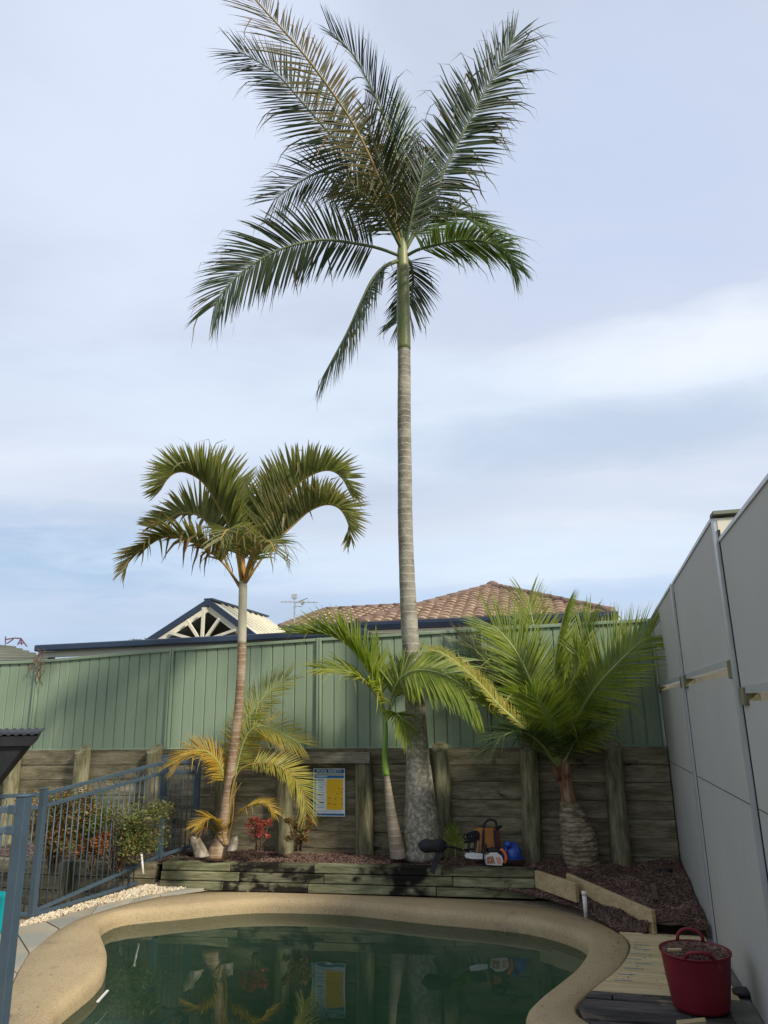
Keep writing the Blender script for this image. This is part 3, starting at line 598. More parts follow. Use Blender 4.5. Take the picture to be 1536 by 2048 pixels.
def fence_panel(pf, a, b, ta, tb, gap, ba, bb, rings=5, low=None, spacing=.078):
    """a,b plan points; ta,tb top rail heights; ba,bb bottom rail heights"""
    mb = MB(); P = lambda f, z0, z1: Vector((a.x+(b.x-a.x)*f, a.y+(b.y-a.y)*f, z0+(z1-z0)*f))
    for n_, z0, z1 in (('top_rail', ta, tb), ('second_rail', ta-gap, tb-gap), ('bottom_rail', ba, bb)):
        mb = MB(); rail(mb, P(0, z0, z1), P(1, z0, z1)); obj(n_, mb, m_blue, pf, bevel=.003)
    if low:
        mb = MB(); rail(mb, P(0, *low), P(1, *low)); obj('ground_rail', mb, m_blue, pf, bevel=.003)
        ba, bb = low
    L = (b-a).length; n = max(2, int(L/spacing))
    for i in range(1, n):
        f = i/n; mb = MB(); mb.smooth = True; mb.tube([P(f, ba, bb), P(f, ta-gap, tb-gap)], .008, 6); obj('baluster', mb, m_blue, pf)
    for i in range(rings):
        f = (i+.5)/rings; d = (b-a); d.z = 0; d.normalize(); mb = MB(); mb.smooth = True
        for s_ in (-1, 1):
            cc = P(f, ta-gap/2, tb-gap/2)+d*s_*gap*.36; r = gap*.36; pts = [cc+(d*math.cos(t_)+Z*math.sin(t_))*r for t_ in [2*math.pi*k/14 for k in range(15)]]
            mb.tube(pts, .0055, 5, cap=False)
        obj('ring_pair', mb, m_blue, pf)
top2 = YP(81, 1588, q2.y).z; top3 = YP(325, 1524, q3.y).z
fence_panel(pf, q2, q3, top2, top3, .125, G(70, 1833, .0).z+.05, .30, 6, low=(.02, .075))
fence_panel(pf, q3, q4, top3+.01, YP(403, 1522, q4.y).z-.02, .125, .30, .36, 2)
qL = YP(-170, 1625, 7.9); fence_panel(pf, Vector((qL.x, qL.y, 0)), q2, top2-.02, top2-.0, .13, .02, .04, 4)
# near gate
ng = empty('pool_gate', G(35, 2100, 0), 'nearest slate blue gate post with rail stubs at the left picture edge', 'gate')
p1 = G(-6, 2104, 0); zt1 = YP(38, 1594, p1.y).z
mb = MB(); mb.box(p1+Z*zt1/2, U*.036, V*.036, Z*zt1/2); obj('post', mb, m_blue, ng, bevel=.004)
mb = MB(); mb.box(Vector((p1.x, p1.y, zt1+.006)), U*.04, V*.04, Z*.006); obj('post_cap', mb, m_blue, ng, bevel=.003)
pe = Vector((-3.6, p1.y-.35, 0))
for zz in (YP(30, 1618, p1.y).z, YP(30, 1659, p1.y).z, .12):
    mb = MB(); mb.bar(Vector((p1.x-.03, p1.y, zz)), Vector((pe.x, pe.y, zz)), .028, .04); obj('rail', mb, m_blue, ng, bevel=.004)
    mb = MB(); mb.box(Vector((p1.x-.055, p1.y-.01, zz)), U*.03, V*.028, Z*.027); obj('bracket', mb, m_blue, ng, bevel=.004)
zr = YP(30, 1659, p1.y).z
for i in range(1, 14):
    f = i/14; q = Vector((p1.x-.03, p1.y, 0)).lerp(pe, f); mb = MB(); mb.smooth = True; mb.tube([q+Z*.12, q+Z*zr], .009, 6); obj('baluster', mb, m_blue, ng)
# teal slide edge seen at far left
mb = MB(); p = G(-14, 1880, -.2); mb.smooth = True; q = YP(-14, 1790, 7.2); rows = []
for k in range(9):
    zz = .0+(q.z+.02)*k/8; rows.append([Vector((q.x+.13*math.sin((k/8)*math.pi*.5)-.25+x*.1, q.y+math.sin(x*1.5)*.06, zz)) for x in range(4)])
mb.grid(rows); tag(obj('cover_roll', mb, mat('teal_plastic', [(.0, .22, .25), (.0, .28, .3)], 3, .5), loc=Vector((q.x, q.y, 0)), solid=.03), 'sliver of teal plastic cover behind the gate post', 'pool cover')
# ------------------------------------------------------------------ black shelter roof at left
sh = empty('shelter', Vector((-4.1, 7.2, 0)), 'corner of a black shelter with corrugated roof at left edge', 'shelter')
E0 = YP(76, 1469, 7.2)
def shp(dx, dy, dz): return E0+Vector((dx, dy, dz))
rows = []
for j in range(2):
    rows.append([shp(-i*.0125-.16*j, .5*j-.0, .10*j*0+ .008*math.sin(i*math.pi/3)-.002) for i in range(160)])
for p in rows[1]: p.z += .05
mb = MB(); mb.smooth = True; mb.grid(rows); obj('roof', mb, m_dark, sh, solid=.004)
mb = MB(); mb.hexa([shp(-2, .01, -.10), shp(-.05, .01, -.10), shp(-.22, .48, -.06), shp(-2, .48, -.06)], [shp(-2, .01, -.012), shp(-.01, .01, -.012), shp(-.18, .48, .03), shp(-2, .48, .03)]); obj('fascia', mb, m_dark, sh, recalc=True)
mb = MB(); mb.hexa([shp(-2, .06, -.75), shp(-.40, .06, -.46), shp(-.40, .2, -.46), shp(-2, .2, -.75)], [shp(-2, .06, -.10), shp(-.14, .06, -.10), shp(-.14, .2, -.10), shp(-2, .2, -.10)]); obj('brace_board', mb, m_dark, sh, recalc=True)
mb = MB(); mb.box(shp(-.55, .15, -.98), U*.06, V*.06, Z*.92); obj('post', mb, m_dark, sh)
# ------------------------------------------------------------------ houses behind
hs_ = empty('terrain_mark', Vector((0, 0, 0)), 'x', 'x'); bpy.data.objects.remove(hs_)
mb = MB(); mb.sbox(-60, 60, .3, 90, -1.6, .9); tag(obj('neighbour_ground', mb, m_sand), kind='structure')
def tile_plane(mb, o, a, b, La, Lb, ok, ta=.235, tb=.27):
    nr = Vector(a).cross(Vector(b)).normalized()
    if nr.z < 0: nr = -nr
    K = 8
    for j in range(int(Lb/tb)+1):
        y0, y1 = j*tb, (j+1)*tb; na = int(La/ta*K)
        off = (j % 2)*0
        for i in range(na):
            x0, x1 = i*ta/K, (i+1)*ta/K
            if not (ok((x0+x1)/2, (y0+y1)/2)): continue
            def h(x): ph = (x/ta) % 1; return .04*abs(math.sin(math.pi*ph))**.8
            q = [o+a*x0+b*y0+nr*(h(x0)+.035), o+a*x1+b*y0+nr*(h(x1)+.035), o+a*x1+b*y1+nr*h(x1), o+a*x0+b*y1+nr*h(x0)]
            q2 = [o+a*x0+b*y0+nr*(h(x0)-.02), o+a*x1+b*y0+nr*(h(x1)-.02)]
            mb.add(q+q2, [(0, 1, 2, 3), (4, 5, 1, 0)])
h1 = empty('tiled_house', Vector((3, 17, .9)), 'cream house with terracotta tiled hip roof and navy gutters', 'house')
def hip(front_l, front_r, apex, back, name='roof'):
    """front hip triangle + left side plane"""
    fl, fr_, ap = front_l, front_r, apex
    a = (fr_-fl); La = a.length; a = a/La; m_ = fl+a*((ap-fl).dot(a)); b = (ap-m_); Lb = b.length; b = b/Lb; xm = (ap-fl).dot(a)
    mb = MB(); tile_plane(mb, fl, a, b, La, Lb, lambda x, y: y < Lb and x > xm*y/Lb and x < La-(La-xm)*y/Lb); obj(name, mb, m_tile, h1)
    return a, b
fl = YP(716, 1247, 15.2); fr_ = YP(1224, 1229, 14.2); fr_.z = fl.z; 
apd = 3.2; mid = fl.lerp(fr_, .52)
ap = YP(985, 1174, 17.9)
fa, fb = hip(fl, fr_, ap, None)
back = ap+V*5
def quad_roof(fl, ap, back_e, back_r, name='roof'):
    mb = MB(); a = (back_e-fl); La = a.length; a = a/La; b = (ap-fl); b = b-a*b.dot(a); Lb = b.length; b /= Lb; xa = (ap-fl).dot(a)
    tile_plane(mb, fl, a, b, La, Lb, lambda x, y: y < Lb and x > xa*y/Lb); obj(name, mb, m_tile, h1)
quad_roof(fl, ap, fl+V*8, back); quad_roof(fr_, ap, fr_+V*8, back)
def caps(p, q, n, r=.1):
    mb = MB(); mb.smooth = True
    for i in range(n):
        a, b = p.lerp(q, i/n), p.lerp(q, (i+1.08)/n); mb.tube([a, b], [r*1.1, r*.9], 8)
    obj('ridge_cap', mb, m_cap, h1)
caps(fl+Z*.03, ap+Z*.03, 11, .085); caps(fr_+Z*.03, ap+Z*.03, 11, .085); caps(ap+Z*.03, back+Z*.03, 12, .085)
mb = MB(); mb.smooth = True; mb.lathe(ap+Z*.0, [(.16, -.05), (.14, .1), (.05, .15)], 8); obj('ridge_cap', mb, m_cap, h1)
dirf = (fr_-fl).normalized(); outn = Vector((dirf.y, -dirf.x, 0))
def gutter(a, b, par, drop=.14, dep=.13):
    d = (b-a).normalized(); n = Vector((d.y, -d.x, 0)); mb = MB(); prof = [(0.02, 0.02), (dep, 0.03), (dep, -.03), (dep-.03, -drop+.03), (.02, -drop)]
    mb.add([a+n*x+Z*y for x, y in prof]+[b+n*x+Z*y for x, y in prof], [(0, 1, 2, 3, 4), (9, 8, 7, 6, 5)]+[(i, 5+i, 5+(i+1) % 5, (i+1) % 5) for i in range(5)]); return obj('gutter', mb, m_navy, par, recalc=True)
gutter(fl-dirf*.1-Z*.02, fr_+dirf*.1-Z*.02, h1)
mb = MB(); inn_ = -outn*.02
mb.bar(fl+dirf*.1-outn*.3-Z*.22, fr_-dirf*.1-outn*.3-Z*.22, .5, .05); mb.bar(fl+dirf*.12-outn*.25-Z*1.6, fr_-dirf*.1-outn*.25-Z*1.6, .2, 2.9); obj('wall', mb, m_creamwall, h1)
mb = MB(); mb.bar(fl+dirf*.1-Z*.16+outn*.01, fr_-dirf*.1-Z*.16+outn*.01, .03, .12); obj('fascia', mb, m_cream, h1)
# rear wing
rl, rr2 = YP(560, 1256, 18.5), YP(860, 1250, 17.3); rr2.z = rl.z
tl, tr_ = YP(652, 1222, 20.6), YP(900, 1216, 19.7); tr_.z = tl.z
mb = MB(); a = rr2-rl; La = a.length; a /= La; b = tl-rl; xa = b.dot(a); b = b-a*xa; Lb = b.length; b /= Lb
tile_plane(mb, rl, a, b, La, Lb, lambda x, y: y < Lb and x > xa*y/Lb); obj('rear_roof', mb, m_tile, h1)
caps(rl+Z*.03, tl+Z*.03, 9, .08); caps(tl+Z*.03, tr_+Z*.03, 9, .08)
gutter(rl-a*.1-Z*.02, rr2-Z*.02, h1)
mb = MB(); mb.bar(rl+a*.3-Z*1.5+V*.3, rr2-Z*1.5+V*.3, .2, 2.8); obj('wall', mb, m_creamwall, h1)
# patio gable
h2 = empty('patio_gable', Vector((-3, 12.6, .9)), 'open gabled patio roof with navy barge boards and cream fan struts', 'patio roof')
GY = 12.6; g_ap = YP(425, 1206, GY); gl_, gr_ = YP(303, 1286, GY), YP(560, 1283, GY-.5)
gdir = (gr_-gl_); gdir.z = 0; gdir.normalize(); gr_ = gl_+gdir*(2*(g_ap-gl_).dot(gdir)); gr_.z = gl_.z
gn = V
# front plane facing the camera, ridge running back
lenr = 2.3
for e, nm in ((gl_, 0), (gr_, 1)):
    mb = MB(); mb.hexa([g_ap-V*.12, e-V*.12, e+V*lenr, g_ap+V*lenr], [g_ap-V*.12+Z*.03, e-V*.12+Z*.03, e+V*lenr+Z*.03, g_ap+V*lenr+Z*.03]); obj('roof_sheet', mb, m_cream, h2, recalc=True)
    mb = MB(); ex = e+(e-g_ap)*.04; mb.bar(g_ap-V*.16, ex-V*.16, .03, .095); obj('barge_board', mb, m_navy, h2)
    mb = MB(); mb.bar(g_ap-V*.13-Z*.115, ex-V*.13-Z*.115, .03, .09); obj('rafter', mb, m_cream, h2)
    for k in range(1, 9):
        mb = MB(); q = V*(lenr*k/9); mb.bar(g_ap+q+Z*.045, e+q+Z*.045, .03, .03); obj('roof_rib', mb, m_cream, h2)
mb = MB(); mb.bar(g_ap-V*.16+Z*.045, g_ap+V*lenr+Z*.045, .16, .03); obj('ridge_capping', mb, m_navy, h2)
base = YP(436, 1281, GY); bc = gl_.lerp(gr_, .5)-V*.1
for f, hh in ((-.6, .38), (-.3, .62), (0, .86), (.3, .62), (.6, .38)):
    half = (gr_-gl_).length/2; p = bc+gdir*half*f; tpz = (g_ap.z-gl_.z)*(1-abs(f))*1.0-.12
    p = Vector((p.x, p.y, gl_.z+tpz)); q = bc+gdir*f*.22*half*.6
    mb = MB(); mb.bar(q, p, .045, .05, side=V); obj('fan_strut', mb, m_cream, h2)
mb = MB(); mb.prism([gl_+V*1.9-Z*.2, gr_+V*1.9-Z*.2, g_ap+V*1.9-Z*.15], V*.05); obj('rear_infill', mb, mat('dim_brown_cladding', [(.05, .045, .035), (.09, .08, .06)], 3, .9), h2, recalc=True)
a, b = YP(72, 1297, 12.2), YP(735, 1264, 11.4)
h3 = empty('patio_roof', (a+b)/2, 'long low flat patio roof edged with navy gutter behind the fence', 'patio roof')
mb = MB(); mb.bar(a, b, .12, .105); obj('gutter', mb, m_navy, h3, bevel=.02)
mb = MB(); mb.bar(a+Z*-.10+V*.1, b-Z*.10+V*.1, .05, .10); obj('fascia_beam', mb, m_cream, h3)
d = b-a; mb = MB(); mb.hexa([a+V*.05-Z*.01, b+V*.05-Z*.01, b+V*3-Z*.0, a+V*3-Z*.0], [a+V*.05+Z*.01, b+V*.05+Z*.01, b+V*3+Z*.04, a+V*3+Z*.04]); obj('roof_sheet', mb, m_navy, h3, recalc=True)
mb = MB(); mb.bar(a+V*2.8-Z*1.1, b+V*2.8-Z*1.1, .1, 2.0); obj('wall', mb, m_creamwall, h3)
for f in (.04, .3, .6, .95): mb = MB(); q = a.lerp(b, f)+V*.1; mb.bar(q-Z*.15, q-Z*2.8, .08, .08, side=V); obj('post', mb, m_dark, h3)
# far left roof
p0, p1_, p2_, p3_ = YP(-120, 1262, 17), YP(0, 1287, 17), YP(135, 1322, 15), YP(-200, 1335, 15)
h4 = empty('grey_roofed_house', Vector((-8.5, 16, .9)), 'grey green roofed house just showing at the far left', 'house')
mb = MB(); tq = [YP(-260, 1342, 13.5), YP(150, 1334, 13.2), YP(20, 1292, 15.5), YP(-200, 1268, 15.8)]; nrow = 9
for k in range(nrow):
    f0, f1 = k/nrow, (k+1)/nrow; a, b = tq[0].lerp(tq[3], f0), tq[1].lerp(tq[2], f0); c3, d = tq[1].lerp(tq[2], f1), tq[0].lerp(tq[3], f1)
    mb.add([a+Z*.035, b+Z*.035, c3, d, a, b], [(0, 1, 2, 3), (4, 5, 1, 0)])
obj('roof', mb, m_greyroof, h4); mb = MB(); mb.bar(tq[0]+V*.3-Z*1.1, tq[1]+V*.3-Z*1.1, .2, 2.0); obj('wall', mb, m_creamwall, h4)
m_pur = mat('faded_purple_metal', [(.14, .07, .1), (.2, .1, .13)], 3, .6)
mb = MB(); q = lambda x, y: YP(x, y, 14.5)
for pp in ([q(11, 1290), q(11, 1273)], [q(11, 1279), q(30, 1276), q(42, 1277)], [q(14, 1287), q(27, 1278)], [q(42, 1277), q(35, 1290)], [q(42, 1277), q(54, 1293)], [q(42, 1277), q(43, 1290)], [q(37, 1286), q(48, 1286)]): mb.tube(pp, .013, 6)
mb2 = tag(obj('vent_frame', mb, m_pur, loc=q(30, 1290)), 'small purple metal frame standing on the grey far left roof', 'roof frame')
# antenna
an = empty('tv_antenna', YP(588, 1235, 16.5), 'thin metal television antenna on mast above the rear roof', 'antenna')
q = lambda x, y, Y=16.5: YP(x, y, Y)
mb = MB(); mb.tube([q(589, 1250), q(589, 1191)], .016, 6); obj('mast', mb, m_alu, an)
mb = MB(); mb.tube([q(562, 1203), q(636, 1205)], .012, 6); mb.tube([q(590, 1206), q(616, 1196, 16.2)], .01, 6); mb.tube([q(589, 1212), q(604, 1213), q(605, 1206)], .01, 5); obj('boom', mb, m_alu, an)
for x in (563, 571, 580, 598, 608, 618, 628): mb = MB(); mb.tube([q(x, 1203, 16.2)-Z*.0, q(x, 1205, 16.8)], .01, 5); obj('element', mb, m_alu, an)
mb = MB(); mb.box(q(589, 1193), U*.06, V*.03, Z*.05); mb.box(q(605, 1205), U*.04, V*.03, Z*.04); obj('junction_box', mb, m_alu, an)
# distant tree top
R_ = random.Random(11)
def leafcloud(mb, cen, rad, n, s0, s1, tmin=0, tmax=.3, flat=1):
    for _ in range(n):
        d = Vector((R_.gauss(0, 1), R_.gauss(0, 1), R_.gauss(0, 1))).normalized()*(R_.random()**.45); p = cen+Vector((d.x*rad[0], d.y*rad[1], d.z*rad[2]))
        a = Vector((R_.gauss(0, 1), R_.gauss(0, 1), R_.gauss(0, .5))).normalized(); b = a.cross(Vector((R_.gauss(0, 1), R_.gauss(0, 1), R_.gauss(0, 1)))).normalized(); s_ = R_.uniform(s0, s1)
        mb.t = R_.uniform(tmin, tmax)+.01; mb.add([p-a*s_, p+b*s_*.42, p+a*s_, p-b*s_*.42], [(0, 1, 2, 3)])
tr_o = empty('distant_tree', YP(265, 1400, 60), 'small dark tree top far beyond the long navy gutter', 'tree')
mb = MB(); cc = YP(265, 1290, 60)
for _ in range(9): leafcloud(mb, cc+Vector((R_.uniform(-1.6, 1.6), R_.uniform(-1, 1), R_.uniform(-.5, .15))), (.7, .7, .4), 160, .12, .25)
obj('crown', mb, m_bush, tr_o); mb = MB(); mb.tube([Vector((cc.x, cc.y, -1)), cc], [.3, .12], 8); obj('trunk', mb, m_stem, tr_o)
# ------------------------------------------------------------------ palms
def frond(parent, pts, L, n, w_, lm, rm, up=(0, 0, 1), lift=.15, droop=.5, ang=(75, 25), tint=(0, .15), pet=.14, rr=(.03, .006), seed=1, broken=.1, sides=(1, 1), tip_tint=.0, prof=None, segs=5, ragged=.12, tipmin=.35, twist=0, name='frond'):
    r = random.Random(seed); P = smooth([YP(*p) if not isinstance(p, Vector) else p for p in pts], 60); Ltot = sum((P[i+1]-P[i]).length for i in range(59))
    n = int(n*NK); L = L*LK; w_ = w_*WK
    up = Vector(up).normalized(); mb = MB(); mb.smooth = True
    mb.cur = 1; mb.t = .01; mb.tube(P, [rr[0]*(1-f/59)**.8+rr[1]*f/59 for f in range(60)], 6); mb.cur = 0; mb.smooth = False
    for i in range(n):
        f0 = (i+.5)/n; f = pet+(1-pet)*f0
        for si, s_ in enumerate((-1, 1)):
            if not sides[si]: continue
            ff = min(.999, f+r.uniform(-.3, .3)/n); k = ff*59; k0 = min(58, int(k)); p = P[k0].lerp(P[k0+1], k-k0)
            T = (P[min(59, k0+2)]-P[max(0, k0-1)]).normalized(); Nn = up-T*up.dot(T)
            if Nn.length < .05: Nn = Vector((0, 0, 1))-T*T.z
            Nn.normalize(); 
            if twist: Nn = Matrix.Rotation(twist*f0, 3, T) @ Nn
            B = T.cross(Nn)
            an = math.radians(ang[0]+(ang[1]-ang[0])*f0**1.3+r.gauss(0, 3.5)); lf = lift+r.gauss(0, .09)
            d = T*math.cos(an)+(B*s_*math.cos(lf)+Nn*math.sin(lf))*math.sin(an); d.normalize()
            pl = (math.sin(math.pi*min(1, (f0*.68+.15)))**.5) if prof is None else prof(f0)
            LL = L*sides[si]*max(tipmin, pl)*r.uniform(1-ragged, 1+ragged*.5)
            brk = r.random() < broken*1.5; bk = r.randint(1, segs-2); LL *= r.uniform(1.05, 1.45) if brk else 1; ww0 = .55 if brk and bk > 1 else 1; ww = w_*r.uniform(.8, 1.15)*(.55+.45*math.sin(math.pi*min(1, f0+.15)))
            tv = r.uniform(*tint); pp = p.copy(); vs = []; tn = []
            W0 = (T-d*T.dot(d)).normalized(); W0 = (W0+Nn*r.gauss(0, .25)).normalized(); 
            for q in range(segs+1):
                g_ = q/segs; wd = ww*(.45 if q == 0 else (1, .95, 1, .85, .45, .05)[min(q, 5)] if segs == 5 else (1-g_)**.6)
                wd *= (ww0 if q > bk and brk else 1)
                Wd = (W0-d*W0.dot(d)).normalized(); Fn = d.cross(Wd)
                vs += [pp-Wd*wd*.5+Fn*wd*.18, pp-Fn*wd*.1, pp+Wd*wd*.5+Fn*wd*.18]
                st = LL/segs; pp = pp+d*st; d = d+Vector((0, 0, -1))*droop*(.25+g_)*st*2.2
                if brk and q >= bk: d = d+Vector((r.gauss(0, .35), r.gauss(0, .35), -r.uniform(.3, 1.5))); 
                d.normalize()
            base_ = len(mb.v)
            for q in range(segs):
                mb.t = max(.01, min(1, tv+(tip_tint*(q/segs)**2 if q > 1 else 0)+(.3 if brk and q > bk else 0)))
                o = q*3; mb.add([], []); mb.f += [[base_+o, base_+o+1, base_+o+4, base_+o+3], [base_+o+1, base_+o+2, base_+o+5, base_+o+4]]
                mb.mi += [0, 0]; mb.tint += [mb.t]*2; mb.sm += [False]*2
            mb.v += [tuple(v) for v in vs]
    return obj(name, mb, [lm, rm], parent)
def trunk_from_px(parent, name, pix, Y, m, n=20, k=40, wob=.02, rings=0, depth=.05):
    """pix: (x, y, width_px)"""
    P = [YP(x, y, Y) for x, y, w_ in pix]; Rr = []
    for (x, y, w_), p in zip(pix, P): dep = -(R3.transposed() @ (p-EYEV)).z; Rr.append(w_/2/FPX*dep)
    ext = smooth([Vector((p.x, p.y, p.z)) for p in P], k); rad = smooth([Vector((i, r*10, 0)) for i, r in enumerate(Rr)], k)
    # radius by z interpolation
    zs = [p.z for p in P]; 
    def rad_at(z):
        for (z0, r0), (z1, r1) in zip(zip(zs, Rr), zip(zs[1:], Rr[1:])):
            if (z0-z)*(z1-z) <= 0 and z0 != z1: f = (z-z0)/(z1-z0); f = f*f*(3-2*f) if 0 else f; return r0+(r1-r0)*f
        return Rr[-1] if abs(z-zs[-1]) < abs(z-zs[0]) else Rr[0]
    mb = MB(); mb.smooth = True; vs = []
    rs = [rad_at(p.z) for p in ext]; rs = [(rs[max(0, i-1)]+2*rs[i]+rs[min(k-1, i+1)])/4 for i in range(k)]
    if rings: rs = [r_*(1-depth+2*depth*((rings*i/k) % 1)) for i, r_ in enumerate(rs)]
    for i, p in enumerate(ext):
        for j in range(n):
            a = 2*math.pi*j/n; rr_ = rs[i]*(1+wob*math.sin(a*3+i*.2)+wob*.6*math.sin(a*7+i*.9)); vs.append(p+Vector((math.cos(a)*rr_, math.sin(a)*rr_, 0)))
    mb.add(vs, [(i*n+j, i*n+(j+1) % n, (i+1)*n+(j+1) % n, (i+1)*n+j) for i in range(k-1) for j in range(n)]+[tuple((k-1)*n+j for j in range(n)), tuple(range(n))[::-1]])
    return obj(name, mb, m, parent, recalc=True)
# --- tall palm
NK, LK, WK = 1.4, 1.1, .82
TY = 9.42
bp = empty('palm_tree', YP(846, 1695, TY), 'very tall palm with swollen grey base and feathery dark green crown', 'palm tree')
trunk_from_px(bp, 'trunk', [(808, 695, 25), (809, 900, 27.5), (812, 1100, 30), (819, 1250, 34), (826, 1350, 37), (832, 1440, 41), (836, 1520, 47), (840, 1592, 60), (843, 1640, 71), (846, 1670, 77), (847, 1700, 79), (847, 1718, 80)], TY, m_trunkring, 28, 150, .016)
trunk_from_px(bp, 'crownshaft', [(805, 480, 15), (805, 510, 23), (806, 560, 25), (807, 640, 27), (808, 680, 27), (808, 700, 26)], TY, m_shaft, 20, 30, .01)
D, Go, PA = m_lf_dark, m_rach_gold, m_rach_pale; RD = m_rach_dark; Y = TY
frond(bp, [(806, 500, Y), (770, 385, Y-.25), (714, 262, Y-.55), (655, 172, Y-.85), (592, 90, Y-1.15), (520, 10, Y-1.4), (470, -50, Y-1.5)], .80, 85, .034, D, Go, up=(.3, -.85, .2), lift=.15, droop=.2, ang=(84, 46), tint=(.15, .65), seed=1, rr=(.024, .008), broken=.08, sides=(1.1, .6), tip_tint=.2)
frond(bp, [(804, 500, Y), (750, 380, Y-.1), (678, 290, Y-.15), (607, 208, Y-.2), (555, 150, Y-.2), (510, 120, Y-.2), (475, 102, Y-.2)], .72, 80, .038, D, RD, up=(.1, .95, .2), lift=.1, droop=.22, ang=(72, 22), tint=(0, .12), seed=2, rr=(.026, .007), broken=.12)
frond(bp, [(808, 490, Y), (804, 383, Y+.1), (790, 295, Y+.15), (774, 246, Y+.15), (743, 178, Y+.1), (708, 112, Y), (660, 62, Y-.1)], .62, 70, .034, D, PA, up=(.9, .35, .2), lift=.55, droop=.2, ang=(55, 22), tint=(0, .1), seed=3, rr=(.026, .007), broken=.06)
frond(bp, [(810, 490, Y), (812, 400, Y+.3), (808, 320, Y+.6), (800, 250, Y+.8), (790, 200, Y+.9)], .6, 52, .034, m_lf_mid, PA, up=(.2, -.9, .3), lift=.3, droop=.1, ang=(50, 22), tint=(0, .1), seed=4, rr=(.03, .008), broken=.04)
frond(bp, [(812, 500, Y), (835, 448, Y), (864, 391, Y+.0), (919, 279, Y+.0), (973, 178, Y+.0), (1000, 128, Y), (1028, 76, Y)], .84, 74, .055, D, RD, up=(0, .95, .25), lift=.1, droop=.3, ang=(66, 18), tint=(0, .1), ragged=.22, seed=5, rr=(.026, .008), broken=.38, tip_tint=.2)
frond(bp, [(802, 495, Y), (775, 430, Y+.2), (735, 380, Y+.5), (690, 348, Y+.75), (640, 345, Y+.9), (590, 370, Y+1.0), (548, 400, Y+1.0)], .72, 75, .036, D, RD, up=(0, .6, .6), lift=.2, droop=.45, ang=(72, 28), tint=(0, .12), seed=6, rr=(.032, .007), broken=.1)
frond(bp, [(800, 512, Y), (762, 498, Y-.15), (722, 489, Y-.3), (653, 480, Y-.5), (599, 487, Y-.65), (544, 506, Y-.75), (489, 541, Y-.85), (450, 578, Y-.9), (428, 612, Y-.9)], .68, 78, .040, D, RD, up=(-.1, .8, .5), lift=.05, droop=.5, ang=(70, 18), tint=(0, .12), seed=7, rr=(.026, .006), broken=.1)
frond(bp, [(800, 520, Y), (770, 533, Y-.2), (745, 560, Y-.35), (722, 605, Y-.5), (697, 660, Y-.6), (667, 716, Y-.65), (645, 755, Y-.65)], .52, 66, .034, D, RD, up=(-.9, -.1, .4), lift=-.45, droop=.6, ang=(60, 20), tint=(0, .15), seed=8, rr=(.03, .007), broken=.12)
frond(bp, [(811, 515, Y+.1), (822, 530, Y+.45), (826, 570, Y+.8), (815, 620, Y+.95), (797, 645, Y+1.0)], .55, 44, .036, D, RD, up=(.2, .8, .3), lift=-.1, droop=.7, ang=(60, 20), tint=(0, .1), seed=9, rr=(.03, .007), broken=.1)
frond(bp, [(812, 512, Y), (835, 500, Y-.15), (864, 492, Y-.35), (919, 482, Y-.6), (973, 485, Y-.8), (1010, 502, Y-.9), (1032, 535, Y-.95)], .56, 66, .040, m_lf_mid, RD, up=(0, .25, .9), lift=.0, droop=.85, ang=(66, 20), tint=(0, .12), seed=10, rr=(.026, .006), broken=.15)
frond(bp, [(811, 500, Y), (832, 465, Y+.1), (855, 440, Y+.25), (885, 427, Y+.4), (915, 428, Y+.5), (950, 445, Y+.55), (985, 468, Y+.5)], .82, 66, .040, m_lf_mid, RD, up=(.1, -.75, .55), lift=.1, droop=.15, ang=(66, 20), tint=(0, .1), seed=11, rr=(.026, .006), broken=.12)
frond(bp, [(804, 500, Y), (780, 455, Y-.35), (748, 410, Y-.8), (712, 380, Y-1.2), (670, 372, Y-1.5)], .55, 46, .032, D, RD, up=(.0, .3, .8), lift=.0, droop=.6, ang=(66, 25), tint=(.0, .4), seed=12, rr=(.026, .006), broken=.15)
frond(bp, [(810, 495, Y), (826, 420, Y-.2), (842, 360, Y-.3), (850, 310, Y-.35)], .55, 44, .034, D, RD, up=(-.2, .8, .2), lift=.3, droop=.2, ang=(52, 25), tint=(0, .12), seed=13, broken=.12, rr=(.028, .007))
frond(bp, [(806, 492, Y), (790, 410, Y-.2), (762, 330, Y-.4), (742, 270, Y-.5), (728, 215, Y-.55)], .55, 50, .034, D, RD, up=(.6, .5, .2), lift=.3, droop=.3, ang=(58, 26), tint=(0, .5), seed=15, rr=(.028, .007), broken=.15)
# --- slender palm, left
NK, LK, WK = 1.5, 1.2, 1.25
def slim_prof(f): return (.55+.45*math.sin(math.pi*min(1, f*1.1+.18))**.8)*(1-.45*max(0, f-.45)/.55) if f < .7 else .36+.52*(1-f)/.3*.62
SY = 9.35
sp_ = empty('palm_tree', YP(440, 1705, SY), 'slender left palm with arching bronze green fronds and leaning brown trunk', 'palm tree')
trunk_from_px(sp_, 'trunk', [(484, 1285, 17), (482, 1350, 17.5), (476, 1430, 18.5), (467, 1500, 19), (457, 1580, 19.5), (448, 1640, 21), (443, 1675, 27), (437, 1700, 44), (435, 1715, 46)], SY, m_slim, 18, 110, .02)
trunk_from_px(sp_, 'pale_shaft', [(485, 1155, 13), (486, 1172, 17), (485, 1220, 17), (484, 1288, 17.5)], SY, m_palecs, 16, 20, .015)
mb = MB(); mb.smooth = True; mb.tube([YP(486, 1170, SY), YP(486, 1140, SY), YP(487, 1105, SY)], [.045, .036, .014], 10); obj('petiole_cluster', mb, m_orange, sp_)
OR = m_rach_org; Mi_ = m_lf_bronze; Y = SY
